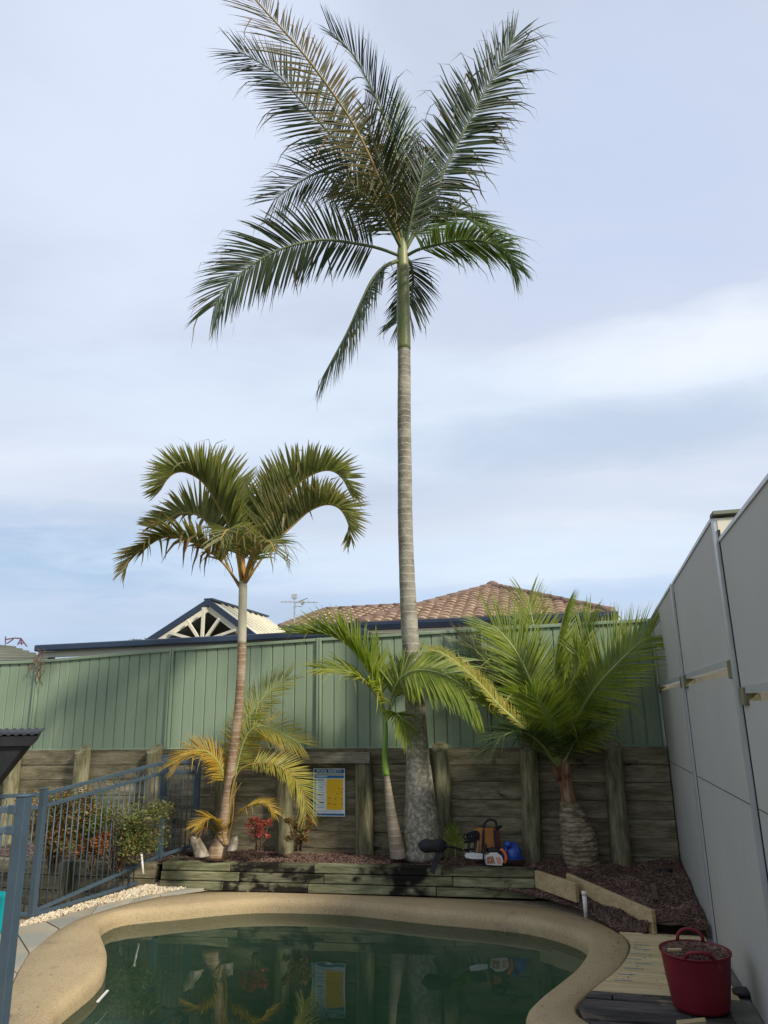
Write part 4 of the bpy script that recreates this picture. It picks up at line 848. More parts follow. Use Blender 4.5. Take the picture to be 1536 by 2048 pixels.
frond(sp_, [(481, 1158, Y), (474, 1110, Y), (462, 1060, Y-.05), (433, 1006, Y-.1), (406, 965, Y-.15), (376, 946, Y-.2), (353, 945, Y-.22), (335, 958, Y-.25), (321, 980, Y-.25)], .62, 66, .042, Mi_, OR, up=(.25, -.35, .9), lift=1.1, droop=.12, ang=(76, 30), tint=(0, .12), pet=.26, prof=slim_prof, tipmin=.2, seed=21, rr=(.017, .005), broken=.03, tip_tint=.25)
frond(sp_, [(489, 1150, Y), (508, 1095, Y), (528, 1050, Y), (566, 1003, Y), (595, 970, Y-.05), (629, 947, Y-.1), (660, 941, Y-.15), (684, 956, Y-.2), (702, 990, Y-.2)], .56, 62, .040, Mi_, OR, up=(-.2, -.3, .9), lift=1.05, droop=.12, ang=(76, 30), tint=(0, .15), pet=.24, prof=slim_prof, tipmin=.2, seed=22, rr=(.017, .005), broken=.04, tip_tint=.3)
frond(sp_, [(491, 1168, Y), (515, 1130, Y-.05), (545, 1090, Y-.1), (589, 1048, Y-.15), (619, 1022, Y-.2), (653, 1009, Y-.3), (680, 1018, Y-.35), (696, 1046, Y-.35), (702, 1078, Y-.35)], .52, 62, .038, Mi_, OR, up=(-.2, -.2, .9), lift=.95, droop=.12, ang=(76, 30), tint=(0, .25), pet=.22, prof=slim_prof, tipmin=.2, seed=23, rr=(.017, .005), broken=.06, tip_tint=.5)
frond(sp_, [(481, 1172, Y), (462, 1145, Y), (447, 1110, Y+.05), (430, 1065, Y+.1), (400, 1033, Y+.15), (365, 1026, Y+.2), (335, 1038, Y+.25), (300, 1052, Y+.25)], .5, 60, .038, Mi_, OR, up=(.1, .5, .8), lift=.7, droop=.3, ang=(74, 30), tint=(0, .35), pet=.25, prof=slim_prof, tipmin=.2, seed=24, rr=(.017, .005), broken=.1, tip_tint=.5)
frond(sp_, [(480, 1176, Y), (463, 1148, Y-.05), (447, 1127, Y-.1), (418, 1102, Y-.2), (376, 1080, Y-.3), (332, 1073, Y-.35), (298, 1090, Y-.4), (264, 1112, Y-.4), (248, 1140, Y-.4)], .46, 64, .036, Mi_, OR, up=(.1, .1, 1), lift=.25, droop=.65, ang=(70, 25), tint=(.05, .6), pet=.22, prof=slim_prof, tipmin=.2, seed=25, rr=(.017, .005), broken=.15, tip_tint=.6)
frond(sp_, [(486, 1165, Y), (487, 1110, Y+.2), (495, 1060, Y+.35), (505, 1015, Y+.4)], .46, 40, .04, Mi_, OR, up=(.1, -.9, .2), lift=.3, droop=.1, ang=(45, 20), tint=(0, .15), pet=.3, seed=26, broken=.05)
frond(sp_, [(485, 1165, Y), (478, 1110, Y-.3), (470, 1070, Y-.6), (455, 1060, Y-.9), (440, 1080, Y-1.1)], .36, 22, .03, Mi_, OR, up=(0, .2, 1), lift=.2, droop=.8, ang=(70, 25), tint=(.05, .3), pet=.3, seed=27, broken=.2)
frond(sp_, [(488, 1168, Y), (502, 1120, Y-.3), (520, 1085, Y-.6), (540, 1085, Y-.8), (550, 1105, Y-.95)], .40, 20, .03, Mi_, OR, up=(0, .2, 1), lift=.2, droop=.8, ang=(70, 25), tint=(.05, .3), pet=.3, seed=28, broken=.25)
frond(sp_, [(488, 1165, Y), (515, 1110, Y+.3), (540, 1050, Y+.5), (560, 1005, Y+.6)], .5, 38, .04, Mi_, OR, up=(-.6, .5, .6), lift=.6, droop=.3, ang=(60, 25), tint=(.0, .3), pet=.3, seed=29, broken=.15)
# --- young palm in the middle
NK, LK, WK = 1.3, 1.3, .9
MY = 9.3
yp = empty('palm_tree', YP(795, 1712, MY), 'young palm with bright green shaft leaning left of the swollen trunk', 'palm tree')
trunk_from_px(yp, 'trunk', [(773, 1549, 11), (779, 1600, 17), (786, 1650, 23), (793, 1690, 29), (797, 1716, 33)], MY, m_young, 16, 60, .02)
trunk_from_px(yp, 'crownshaft', [(771, 1425, 7), (771, 1465, 9.5), (770, 1500, 11), (771, 1535, 13), (773, 1551, 13)], MY, m_brightshaft, 14, 24, .01)
BR = m_lf_bright; Y = MY
frond(yp, [(770, 1440, Y), (760, 1400, Y), (744, 1355, Y-.05), (718, 1316, Y-.1), (690, 1286, Y-.15), (655, 1270, Y-.2), (606, 1268, Y-.25)], .4, 60, .034, BR, PA, up=(.5, -.5, .7), lift=.9, droop=.35, ang=(50, 15), tint=(0, .15), seed=31, rr=(.016, .004), broken=.05, pet=.18)
frond(yp, [(769, 1435, Y), (757, 1400, Y-.1), (742, 1375, Y-.2), (720, 1354, Y-.3), (690, 1342, Y-.35), (652, 1338, Y-.4)], .40, 52, .034, BR, PA, up=(.0, -.35, .9), lift=.1, droop=.75, ang=(68, 20), tint=(0, .35), seed=32, rr=(.016, .004), broken=.05, pet=.18, tip_tint=.4)
frond(yp, [(774, 1435, Y), (783, 1395, Y-.1), (800, 1358, Y-.2), (831, 1341, Y-.35), (875, 1345, Y-.45), (920, 1368, Y-.5), (950, 1400, Y-.5)], .50, 70, .046, BR, PA, up=(.0, -.65, .7), lift=-.05, droop=.8, ang=(72, 25), tint=(0, .08), seed=33, rr=(.018, .005), broken=.03, pet=.2)
frond(yp, [(774, 1435, Y), (790, 1395, Y+.1), (810, 1365, Y+.2), (828, 1335, Y+.3), (840, 1318, Y+.35)], .36, 36, .036, BR, PA, up=(-.2, -.6, .6), lift=.2, droop=.2, ang=(60, 22), tint=(0, .1), seed=34, broken=.05, rr=(.016, .004), pet=.3)
frond(yp, [(771, 1440, Y), (764, 1380, Y), (758, 1320, Y), (753, 1262, Y)], .12, 16, .02, BR, PA, up=(0, -1, 0), lift=1.2, droop=0, ang=(12, 8), tint=(0, .1), seed=35, rr=(.01, .006), broken=0, pet=.4, name='spear_leaf')
frond(yp, [(774, 1440, Y), (790, 1425, Y-.15), (803, 1440, Y-.25), (812, 1470, Y-.3)], .28, 26, .034, BR, PA, up=(0, .1, 1), lift=-.1, droop=.9, ang=(60, 20), tint=(0, .15), seed=36, broken=.1, rr=(.014, .004))
# --- stubby palm at right
NK, LK, WK = 1.5, 1.08, .8
RY = 9.0
rp = empty('palm_tree', YP(1163, 1728, RY), 'stubby ringed palm at right with big yellow green fronds', 'palm tree')
trunk_from_px(rp, 'trunk', [(1137, 1604, 34), (1145, 1630, 52), (1155, 1665, 67), (1160, 1695, 71), (1163, 1722, 68), (1163, 1735, 64)], RY, m_stub, 40, 110, .03, rings=14, depth=.035)
trunk_from_px(rp, 'leaf_sheath', [(1122, 1505, 18), (1126, 1530, 28), (1130, 1560, 27), (1136, 1590, 30), (1138, 1607, 31)], RY, m_redbark, 16, 20, .06)
mb = MB(); mb.smooth = True
for a, b in (((1118, 1560), (1106, 1522)), ((1134, 1555), (1138, 1520))): mb.tube([YP(*a, RY-.06), YP((a[0]+b[0])/2-2, (a[1]+b[1])/2, RY-.08), YP(*b, RY-.05)], [.03, .026, .008], 7)
obj('cut_leaf_base', mb, m_redbark, rp); Y = RY
frond(rp, [(1122, 1530, Y), (1133, 1480, Y-.1), (1165, 1415, Y-.25), (1197, 1368, Y-.4), (1240, 1322, Y-.5), (1275, 1290, Y-.55), (1296, 1276, Y-.6)], .62, 66, .034, BR, PA, up=(-.3, -.8, .4), lift=.15, droop=.12, ang=(72, 28), tint=(0, .15), pet=.1, seed=41, rr=(.026, .006), broken=.03, sides=(1, .95), tip_tint=.15)
frond(rp, [(1120, 1530, Y), (1117, 1450, Y-.1), (1112, 1390, Y-.2), (1110, 1330, Y-.25), (1118, 1275, Y-.25), (1130, 1222, Y-.25)], .45, 60, .036, BR, PA, up=(.9, -.4, .1), lift=.7, droop=.2, ang=(48, 18), tint=(0, .15), pet=.16, seed=42, rr=(.026, .006), broken=.05)
frond(rp, [(1118, 1530, Y), (1092, 1455, Y+.1), (1064, 1370, Y+.2), (1036, 1310, Y+.25), (1008, 1272, Y+.25), (985, 1250, Y+.25)], .66, 66, .036, BR, PA, up=(.2, -.85, .3), lift=.15, droop=.15, ang=(66, 26), tint=(0, .15), pet=.12, seed=43, rr=(.026, .006), broken=.03)
frond(rp, [(1120, 1525, Y), (1104, 1440, Y+.3), (1086, 1345, Y+.6), (1068, 1255, Y+.8), (1056, 1200, Y+.85)], .55, 56, .032, BR, PA, up=(.1, -.9, .3), lift=.25, droop=.12, ang=(58, 28), tint=(0, .25), pet=.2, seed=44, rr=(.022, .006), broken=.03)
frond(rp, [(1116, 1530, Y), (1070, 1480, Y-.1), (1030, 1440, Y-.15), (995, 1408, Y-.2), (954, 1362, Y-.25), (920, 1331, Y-.3), (885, 1306, Y-.3), (858, 1300, Y-.3)], .19, 60, .022, m_lf_gold, PA, up=(.2, -.6, .6), lift=.35, droop=.7, ang=(58, 22), tint=(.05, .5), pet=.2, seed=45, rr=(.022, .005), broken=.06)
frond(rp, [(1117, 1528, Y), (1075, 1445, Y+.3), (1035, 1385, Y+.5), (985, 1335, Y+.6), (950, 1300, Y+.6), (928, 1284, Y+.6)], .46, 60, .032, m_lf_mid, PA, up=(.2, -.7, .5), lift=.1, droop=.3, ang=(66, 22), tint=(.05, .6), pet=.15, seed=46, rr=(.022, .005), broken=.05)
frond(rp, [(1118, 1535, Y), (1085, 1490, Y-.3), (1050, 1465, Y-.5), (1015, 1468, Y-.65), (990, 1490, Y-.7)], .42, 50, .034, m_lf_mid, PA, up=(0, -.1, 1), lift=.2, droop=.6, ang=(70, 22), tint=(0, .2), pet=.15, seed=47, rr=(.022, .005), broken=.03)
frond(rp, [(1124, 1532, Y), (1150, 1450, Y+.3), (1180, 1370, Y+.55), (1215, 1300, Y+.7), (1236, 1262, Y+.75)], .58, 58, .034, BR, PA, up=(-.1, -.9, .3), lift=.2, droop=.12, ang=(62, 26), tint=(0, .2), pet=.15, seed=48, rr=(.024, .005), broken=.03)
frond(rp, [(1123, 1532, Y), (1135, 1430, Y+.15), (1150, 1340, Y+.25), (1168, 1270, Y+.3), (1180, 1235, Y+.3)], .42, 50, .034, BR, PA, up=(-.3, -.6, .4), lift=.5, droop=.2, ang=(48, 20), tint=(0, .2), pet=.15, seed=49, rr=(.024, .005), broken=.03)
frond(rp, [(1120, 1535, Y), (1112, 1480, Y-.35), (1095, 1430, Y-.7), (1070, 1395, Y-.95), (1040, 1385, Y-1.1)], .46, 52, .034, BR, PA, up=(0, .2, 1), lift=.3, droop=.45, ang=(68, 25), tint=(0, .15), pet=.2, seed=50, rr=(.022, .005), broken=.03)
frond(rp, [(1123, 1535, Y), (1145, 1490, Y-.25), (1168, 1462, Y-.4), (1190, 1455, Y-.5)], .36, 34, .03, m_lf_mid, PA, up=(-.1, -.3, .9), lift=.1, droop=.5, ang=(66, 22), tint=(0, .15), pet=.2, seed=51, rr=(.018, .005), broken=.03)
frond(rp, [(1121, 1530, Y), (1128, 1440, Y-.3), (1140, 1375, Y-.45), (1160, 1330, Y-.5), (1150, 1300, Y-.5)], .36, 44, .032, BR, PA, up=(-.4, -.4, .6), lift=.4, droop=.3, ang=(60, 22), tint=(0, .2), pet=.2, seed=52, rr=(.02, .005), broken=.03)
# --- golden cane clump
NK, LK, WK = 1.8, 1.08, .62
CY = 9.55
gc = empty('cane_palm', YP(455, 1690, CY), 'low clump of yellow and golden cane fronds behind the slender trunk', 'palm')
LG = m_lf_gold; Y = CY
frond(gc, [(452, 1680, Y), (462, 1560, Y), (480, 1470, Y), (500, 1430, Y), (527, 1396, Y), (551, 1373, Y), (575, 1356, Y)], .36, 44, .022, LG, PA, up=(-.3, -.8, .4), lift=.1, droop=.25, ang=(74, 30), tint=(0, .3), pet=.5, seed=61, rr=(.014, .004), broken=.02)
frond(gc, [(455, 1680, Y-.1), (466, 1580, Y-.1), (482, 1500, Y-.1), (500, 1462, Y-.12), (525, 1452, Y-.15), (555, 1463, Y-.18), (600, 1486, Y-.2)], .36, 52, .022, LG, PA, up=(.1, -.7, .6), lift=.1, droop=.45, ang=(74, 28), tint=(0, .5), pet=.4, seed=62, rr=(.014, .004), broken=.02, tip_tint=.5)
frond(gc, [(448, 1680, Y-.1), (452, 1600, Y-.15), (445, 1545, Y-.2), (430, 1515, Y-.25), (405, 1500, Y-.3), (378, 1505, Y-.32), (352, 1525, Y-.35)], .34, 44, .026, LG, PA, up=(.1, -.4, .9), lift=.1, droop=.75, ang=(70, 25), tint=(.5, 1), pet=.45, seed=63, rr=(.012, .004), broken=.02)
frond(gc, [(455, 1680, Y-.2), (462, 1590, Y-.25), (480, 1540, Y-.3), (520, 1526, Y-.35), (562, 1534, Y-.38), (590, 1559, Y-.4), (607, 1590, Y-.4), (613, 1625, Y-.4)], .3, 44, .022, LG, m_rach_gold, up=(.2, -.5, .7), lift=.2, droop=.3, ang=(72, 28), tint=(.0, .5), pet=.5, seed=64, rr=(.012, .004), broken=.02)
frond(gc, [(452, 1690, Y-.2), (468, 1640, Y-.3), (498, 1612, Y-.4), (530, 1606, Y-.45), (550, 1625, Y-.5)], .2, 34, .018, LG, m_rach_gold, up=(0, -.2, 1), lift=.1, droop=.6, ang=(66, 25), tint=(.4, 1), pet=.45, seed=65, rr=(.01, .003), broken=.02)
frond(gc, [(450, 1690, Y-.3), (440, 1650, Y-.4), (420, 1635, Y-.5), (395, 1650, Y-.6)], .22, 30, .02, LG, m_rach_gold, up=(0, -.2, 1), lift=.1, droop=.6, ang=(66, 25), tint=(.5, 1), pet=.3, seed=66, rr=(.01, .003), broken=.1)
frond(gc, [(445, 1690, Y-.2), (428, 1660, Y-.35), (410, 1655, Y-.45), (392, 1670, Y-.55)], .2, 26, .02, m_lf_mid, m_rach_gold, up=(0, -.2, 1), lift=.2, droop=.5, ang=(66, 25), tint=(.6, 1), pet=.3, seed=67, rr=(.01, .003), broken=.2)
mb = MB(); mb.smooth = True; R_ = random.Random(5)
for k in range(5): 
    a = YP(450+R_.uniform(-10, 10), 1690, CY-.1+R_.uniform(-.1, .1)); mb.tube([a, a+Vector((R_.uniform(-.1, .1), R_.uniform(-.05, .05), .35)), a+Vector((R_.uniform(-.2, .2), 0, .7))], [.008, .006, .004], 6)
obj('stem', mb, m_rach_gold, gc)
# old stump stubs by the slender palm
def stump(px, py, lab, hh, rr_, Yv, lean):
    mb = MB(); mb.smooth = True; b = YP(px, py, Yv); n = 16; rows = []
    for k in range(8):
        f = k/7; rows.append([b+Vector((lean*f+math.cos(a)*rr_*(1.25-.5*f)*(1+.12*math.sin(a*3+f*3)), math.sin(a)*rr_*(1.25-.5*f)*(1+.1*math.sin(a*4)), hh*f+ .02*math.sin(a*2)*f)) for a in [2*math.pi*j/n for j in range(n+1)]])
    mb.grid(rows); mb.smooth = False; mb.add(rows[-1][:-1], [tuple(range(n))]); tag(obj('palm_stump', mb, m_stump, loc=b, recalc=True), lab, 'stump', 'old palm stumps beside the slender trunk')
stump(403, 1712, 'grey cut palm stump leaning left of the slender trunk', .2, .07, 8.95, -.09)
stump(463, 1700, 'small grey root stump close right of slender trunk', .13, .05, 9.2, .03)
# ------------------------------------------------------------------ shrubs
R_ = random.Random(21)
def shrub(name, label, cat, px, py, Yv, spread, height, n, lm, t0, t1, leaf=(.02, .04), clumps=10, group=None, top_red=0):
    b = YP(px, py, Yv); o = empty(name, b, label, cat, group); st = MB(); st.smooth = True; lf = MB()
    for k in range(clumps):
        tp = b+Vector((R_.uniform(-1, 1)*spread, R_.uniform(-.5, .5)*spread, height*R_.uniform(.35, 1))); mid_ = b.lerp(tp, .5)+Vector((R_.uniform(-.04, .04), 0, .04))
        st.tube([b+Vector((R_.uniform(-.05, .05), R_.uniform(-.05, .05), 0)), mid_, tp], [.009, .007, .003], 5)
        hi_ = (tp.z-b.z)/height; rr2 = R_.uniform(.28, .5)*spread; a, c4 = (t0, t1)
        if top_red and hi_ > .6: a, c4 = .4, 1
        leafcloud(lf, tp, (rr2, rr2*.8, rr2*.8), n//clumps, leaf[0], leaf[1], a, c4)
    obj('stem', st, m_stem, o); obj('foliage', lf, lm, o); return o
shrub('nandina_shrub', 'bushy red and green nandina behind the fence near corner post', 'shrub', 105, 1745, 8.95, .36, .80, 7500, m_bush, 0, .6, (.012, .027), 46)
shrub('nandina_shrub', 'wide yellow green nandina behind the middle of pool fence', 'shrub', 235, 1742, 9.2, .44, .66, 8000, m_bush, 0, .3, (.012, .027), 46)
shrub('nandina_shrub', 'low orange leaved nandina left of the wide green one', 'shrub', 180, 1742, 9.05, .16, .4, 1600, m_bush, .4, .9, (.012, .025), 12)
shrub('nandina_plant', 'small coral red nandina below left of the safety sign', 'plant', 517, 1700, 9.35, .12, .36, 1500, m_red, 0, 1, (.010, .022), 18)
shrub('nandina_plant', 'small green and orange nandina beside the post left of sign', 'plant', 597, 1702, 9.5, .14, .36, 1400, m_bush, 0, .8, (.010, .022), 18)
NK, LK, WK = 1, 1, 1
# seedling palm by the swollen trunk
sd_ = empty('palm_seedling', YP(912, 1712, 8.95), 'tiny bright palm seedling right of the swollen trunk', 'plant')
for k, (x, y) in enumerate([(893, 1665), (905, 1650), (925, 1690), (885, 1690), (915, 1670)]):
    frond(sd_, [(912, 1715, 8.95), (910, 1695, 8.92), ((910+x)/2+2, (1690+y)/2-4, 8.88), (x, y, 8.85)], .11, 9, .016, BR, PA, up=(0, -.7, .5), lift=.1, droop=.2, ang=(60, 20), tint=(0, .1), pet=.45, seed=70+k, rr=(.005, .002), broken=0)
# ------------------------------------------------------------------ safety sign
sg = empty('safety_sign', S(0, -.03, 1.0), 'blue white and yellow pool safety sign screwed to the timber wall', 'sign', rot=True)
tl_, tr2, bl_, br_ = [PV(x, y, -.03) for x, y in ((627, 1537), (690, 1537), (624, 1632), (688, 1634))]
su0, su1 = site(tl_)[0], site(tr2)[0]; sz1, sz0 = site(tl_)[2], site(bl_)[2]; SW, SH = su1-su0, sz1-sz0
def flat(name, c_, x0, x1, y0, y1, lay, rough=.4):
    mb = MB(); mb.sbox(su0+SW*x0, su0+SW*x1, -.034-lay*.0012, -.030-lay*.0012+.003, sz1-SH*y1, sz1-SH*y0)
    m = c_ if not isinstance(c_, tuple) else mat('sign_'+name, [c_, tuple(v*.96 for v in c_)], 8, rough); return obj(name, mb, m, sg)
mW = mat('sign_white', [(.72, .76, .78), (.78, .8, .82)], 6, .35); mB = mat('sign_blue', [(.02, .13, .30), (.03, .16, .35)], 6, .35); mL = mat('sign_light_blue', [(.25, .48, .68), (.35, .58, .74)], 9, .35); mY = mat('sign_yellow', [(.82, .50, .01), (.88, .56, .02)], 6, .35); mK = mat('sign_ink', [(.03, .05, .08), (.05, .07, .1)], 6, .4); mT = mat('sign_teal', [(.1, .42, .42), (.16, .5, .5)], 6, .35); mG = mat('sign_olive', [(.3, .32, .2), (.35, .37, .24)], 6, .4); mLY = mat('sign_deep_yellow', [(.62, .36, .01), (.68, .4, .02)], 6, .4)
flat('board', mW, 0, 1, 0, 1, 0); flat('header_band', mB, .02, .98, .012, .10, 1); flat('olive_band', mG, .05, .95, .108, .138, 1); flat('blue_band', mB, .03, .97, .145, .205, 1)
flat('light_panel', mL, .1, .45, .15, .19, 2); flat('teal_edge', mT, .03, .1, .22, .93, 1); flat('yellow_panel', mY, .42, .94, .22, .865, 1); flat('footer_band', mB, .02, .98, .94, .985, 1)
R_ = random.Random(9)
for k in range(12): flat('text_line', mL if k % 3 else mK, .14, .40-R_.uniform(0, .1), .235+k*.052, .247+k*.052+R_.uniform(0, .01), 2)
for k in range(13): flat('text_line', mLY, .45, .92-R_.uniform(0, .12), .24+k*.047, .2455+k*.047, 2)
for (x, y) in ((.78, .41), (.9, .42), (.88, .49), (.74, .52), (.46, .61), (.52, .61), (.68, .63), (.88, .63), (.5, .73), (.66, .74), (.89, .73)): flat('small_icon', mK, x, x+.05, y, y+.014, 3)
for k in range(2): flat('text_line', mL, .14, .9, .88+k*.025, .888+k*.025, 2)
def text(s_, size, loc, mt, par, nm='lettering', ext=.0008, rotz=-A):
    cu = bpy.data.curves.new('t', 'FONT'); cu.body = s_; cu.size = size; cu.align_x = 'CENTER'; cu.align_y = 'CENTER'; cu.extrude = ext
    to = bpy.data.objects.new('t', cu); COL.objects.link(to); dg = bpy.context.evaluated_depsgraph_get(); me = bpy.data.meshes.new_from_object(to.evaluated_get(dg)); bpy.data.objects.remove(to)
    Mx = Matrix.Translation(loc) @ Matrix.Rotation(rotz, 4, 'Z') @ Matrix.Rotation(math.pi/2, 4, 'X')
    me.transform(FR[par.name].inverted() @ Mx); me.materials.clear(); me.materials.append(mt); o = bpy.data.objects.new(nm, me); COL.objects.link(o); o.parent = par; return o
text('POOL SAFETY', SW*.125, S((su0+su1)/2, -.0375, sz1-SH*.058), mW, sg)
for (x, y) in ((.03, .02), (.97, .02), (.03, .98), (.97, .98)):
    mb = MB(); mb.lathe(S(su0+SW*x, -.035, sz1-SH*y), [(.006, 0), (.006, .004)], 8, ax=-V); obj('screw', mb, m_alu, sg)
# ------------------------------------------------------------------ tools: chainsaw, bag, helmet, harness
m_saw_o = mat('orange_plastic', [(.72, .16, .03), (.8, .2, .04)], 5, .4); m_saw_w = mat('saw_white', [(.62, .6, .55), (.7, .68, .62)], 6, .45, spots=[(12, .62, (.35, .3, .24), (1, 1, 1))]); m_bar_ = mat('bar_steel', [(.62, .62, .6), (.75, .75, .72)], 8, .45, metal=.1, spots=[(14, .58, (.12, .12, .11), (1, 1, 1))])
m_canvas = mat('orange_canvas', [(.3, .12, .03), (.42, .18, .05)], 5, .85, bump=.004, bscale=60); m_blk = mat('black_webbing', [(.012, .012, .014), (.025, .025, .028)], 12, .7, bump=.002, bscale=90); m_bl = mat('blue_plastic', [(.015, .05, .28), (.02, .08, .38)], 4, .3, spec=.5)
CV = 8.72
cs_ = empty('chainsaw', YP(985, 1732, CV), 'chainsaw with white body, orange handle and bar pointing left', 'chainsaw')
def cq(x, y, dy=0): return YP(x, y, CV+dy)
mb = MB(); mb.prism([cq(972, 1730), cq(972, 1712), cq(980, 1706), cq(995, 1706), cq(1004, 1713), cq(1007, 1722), cq(1004, 1732)][::-1], Vector((0, .13, 0))); obj('body', mb, m_saw_w, cs_, bevel=.005, recalc=True)
mb = MB(); mb.prism([cq(974, 1728, -.003), cq(974, 1714, -.003), cq(986, 1712, -.003), cq(991, 1727, -.003)][::-1], Vector((0, .006, 0))); obj('badge_panel', mb, mat('brown_badge', [(.3, .2, .13), (.36, .26, .17)], 6, .5), cs_, recalc=True)
mb = MB(); mb.lathe(cq(980.5, 1720, -.008), [(.021, -.002), (.021, .004)], 20, ax=Vector((0, -1, 0))); obj('round_badge', mb, mat('red_badge', [(.5, .07, .04), (.55, .1, .05)], 5, .4), cs_)
mb = MB(); mb.lathe(cq(980.5, 1720, -.013), [(.008, -.002), (.008, .002)], 14, ax=Vector((0, -1, 0))); obj('badge_centre', mb, m_saw_w, cs_)
for k in range(3): mb = MB(); mb.bar(cq(992+k*3.2, 1714, -.004), cq(996+k*3.2, 1728, -.004), .006, .008, side=Vector((0, 1, 0))); obj('body_stripe', mb, m_saw_o, cs_)
mb = MB(); mb.prism([cq(929, 1711, .04), cq(932, 1706, .04), cq(945, 1705, .04), cq(970, 1708, .04), cq(972, 1718, .04), cq(945, 1718, .04), cq(932, 1716, .04)][::-1], Vector((0, .012, 0))); obj('guide_bar', mb, m_bar_, cs_, recalc=True)
mb = MB(); R_ = random.Random(4); pth = smooth([cq(972, 1707.5, .046), cq(945, 1704.5, .046), cq(932, 1705.5, .046), cq(928, 1711, .046), cq(932, 1717, .046), cq(945, 1719, .046), cq(972, 1719, .046)], 46)
for a, b in zip(pth, pth[1:]): mb.box((a+b)/2, (b-a)*.36, Vector((0, .005, 0)), (b-a).cross(Vector((0, 1, 0))).normalized()*.006)
obj('chain', mb, m_dark, cs_)
mb = MB(); mb.smooth = True; mb.tube(smooth([cq(970, 1730, -.01), cq(967, 1716, -.02), cq(969, 1700, -.01), cq(975, 1697, .07), cq(978, 1706, .14)], 20), .011, 8); obj('front_handle', mb, m_dark, cs_)
mb = MB(); mb.prism([cq(966, 1703, -.0), cq(970, 1690, 0), cq(974, 1690, 0), cq(973, 1704, 0)][::-1], Vector((0, .12, 0))); obj('hand_guard', mb, m_dark, cs_, bevel=.004, recalc=True)
mb = MB(); mb.smooth = True; mb.tube(smooth([cq(999, 1702, .06), cq(1004, 1700, .06), cq(1010, 1708, .06), cq(1012, 1718, .06), cq(1008, 1727, .06)], 16), [.012+.006*math.sin(i/15*math.pi) for i in range(16)], 10); obj('rear_handle', mb, m_saw_o, cs_)
mb = MB(); mb.smooth = True; mb.tube(smooth([cq(974, 1706, .06), cq(982, 1700, .06), cq(992, 1701, .06), cq(1001, 1706, .06)], 12), .028, 10); obj('top_cover', mb, m_dark, cs_)
BV = 9.0
bg = empty('tool_bag', YP(980, 1722, BV), 'upright orange canvas tool bag with black webbing straps', 'bag')
def bq(x, y, dy=0): return YP(x, y, BV+dy)
mb = MB(); mb.smooth = True; rows = []
for k in range(9):
    f = k/8; ring = []
    for j in range(25):
        a = 2*math.pi*j/24; xs = math.copysign(abs(math.cos(a))**.6, math.cos(a)); ys = math.copysign(abs(math.sin(a))**.6, math.sin(a))
        cx = 976-4*f; ww = (26-1*f)*(1+.06*math.sin(a*3+f*4)); y_ = 1718-60*f+3*math.sin(a*2+2)*f
        ring.append(bq(cx+ww*xs, y_, .12*ys*(1-.25*f)+.1))
    rows.append(ring)
mb.grid(rows); mb.add(rows[-1][:-1], [tuple(range(24))]); mb.add(rows[0][:-1], [tuple(range(24))[::-1]]); obj('body', mb, m_canvas, bg, recalc=True)
mb = MB(); mb.smooth = True; mb.prism([bq(996, 1715, .0), bq(1003, 1715, .02), bq(1000, 1660, .05), bq(988, 1656, .0)], Vector((0, .12, 0))); obj('side_pocket', mb, mat('maroon_canvas', [(.14, .04, .035), (.2, .06, .05)], 6, .85), bg, bevel=.015, recalc=True)
for pts in ([(965, 1716), (966, 1690), (967, 1660)], [(998, 1712), (992, 1690), (989, 1660)]):
    mb = MB(); P = smooth([bq(x, y, -.045+.06*(1718-y)/60) for x, y in pts], 10); [mb.bar(a, b, .008, .03, side=Vector((1, 0, 0))) for a, b in zip(P, P[1:])]; obj('strap', mb, m_blk, bg)
for dy in (.02, .14):
    mb = MB(); mb.smooth = True; mb.tube(smooth([bq(967, 1662, dy), bq(970, 1646, dy), bq(981, 1639, dy), bq(992, 1645, dy), bq(993, 1660, dy)], 18), .014, 8); obj('handle', mb, m_blk, bg)
mb = MB(); mb.smooth = True; mb.tube(smooth([bq(950, 1664, .06), bq(965, 1654, .05), bq(985, 1660, .03), bq(1003, 1652, .06)], 16), .016, 8); obj('rolled_rim', mb, m_blk, bg)
# climbing rope coil / harness beside bag
hn = empty('climbing_harness', YP(945, 1718, 9.0), 'black webbing harness with pale cords leaning left of orange bag', 'harness')
for k in range(4):
    mb = MB(); mb.smooth = True; o_y = 1668+k*3; mb.tube(smooth([YP(927, o_y+6, 9.0), YP(938, o_y-2, 9.02), YP(952, o_y-6, 9.02), YP(958, o_y, 9.0), YP(945, o_y+6, 8.96), YP(928, o_y+8, 8.97)], 22), .009, 7); obj('loop', mb, m_blk, hn)
for k in range(5): mb = MB(); mb.smooth = True; x = 931+k*6; mb.tube(smooth([YP(x, 1672, 9.0), YP(x+1, 1690, 8.98), YP(x-2, 1708, 8.97), YP(x+1, 1717, 8.95)], 10), .007, 6); obj('strap', mb, m_blk if k % 2 else mat('pale_cord', [(.28, .34, .3), (.36, .4, .36)], 6, .7), hn)
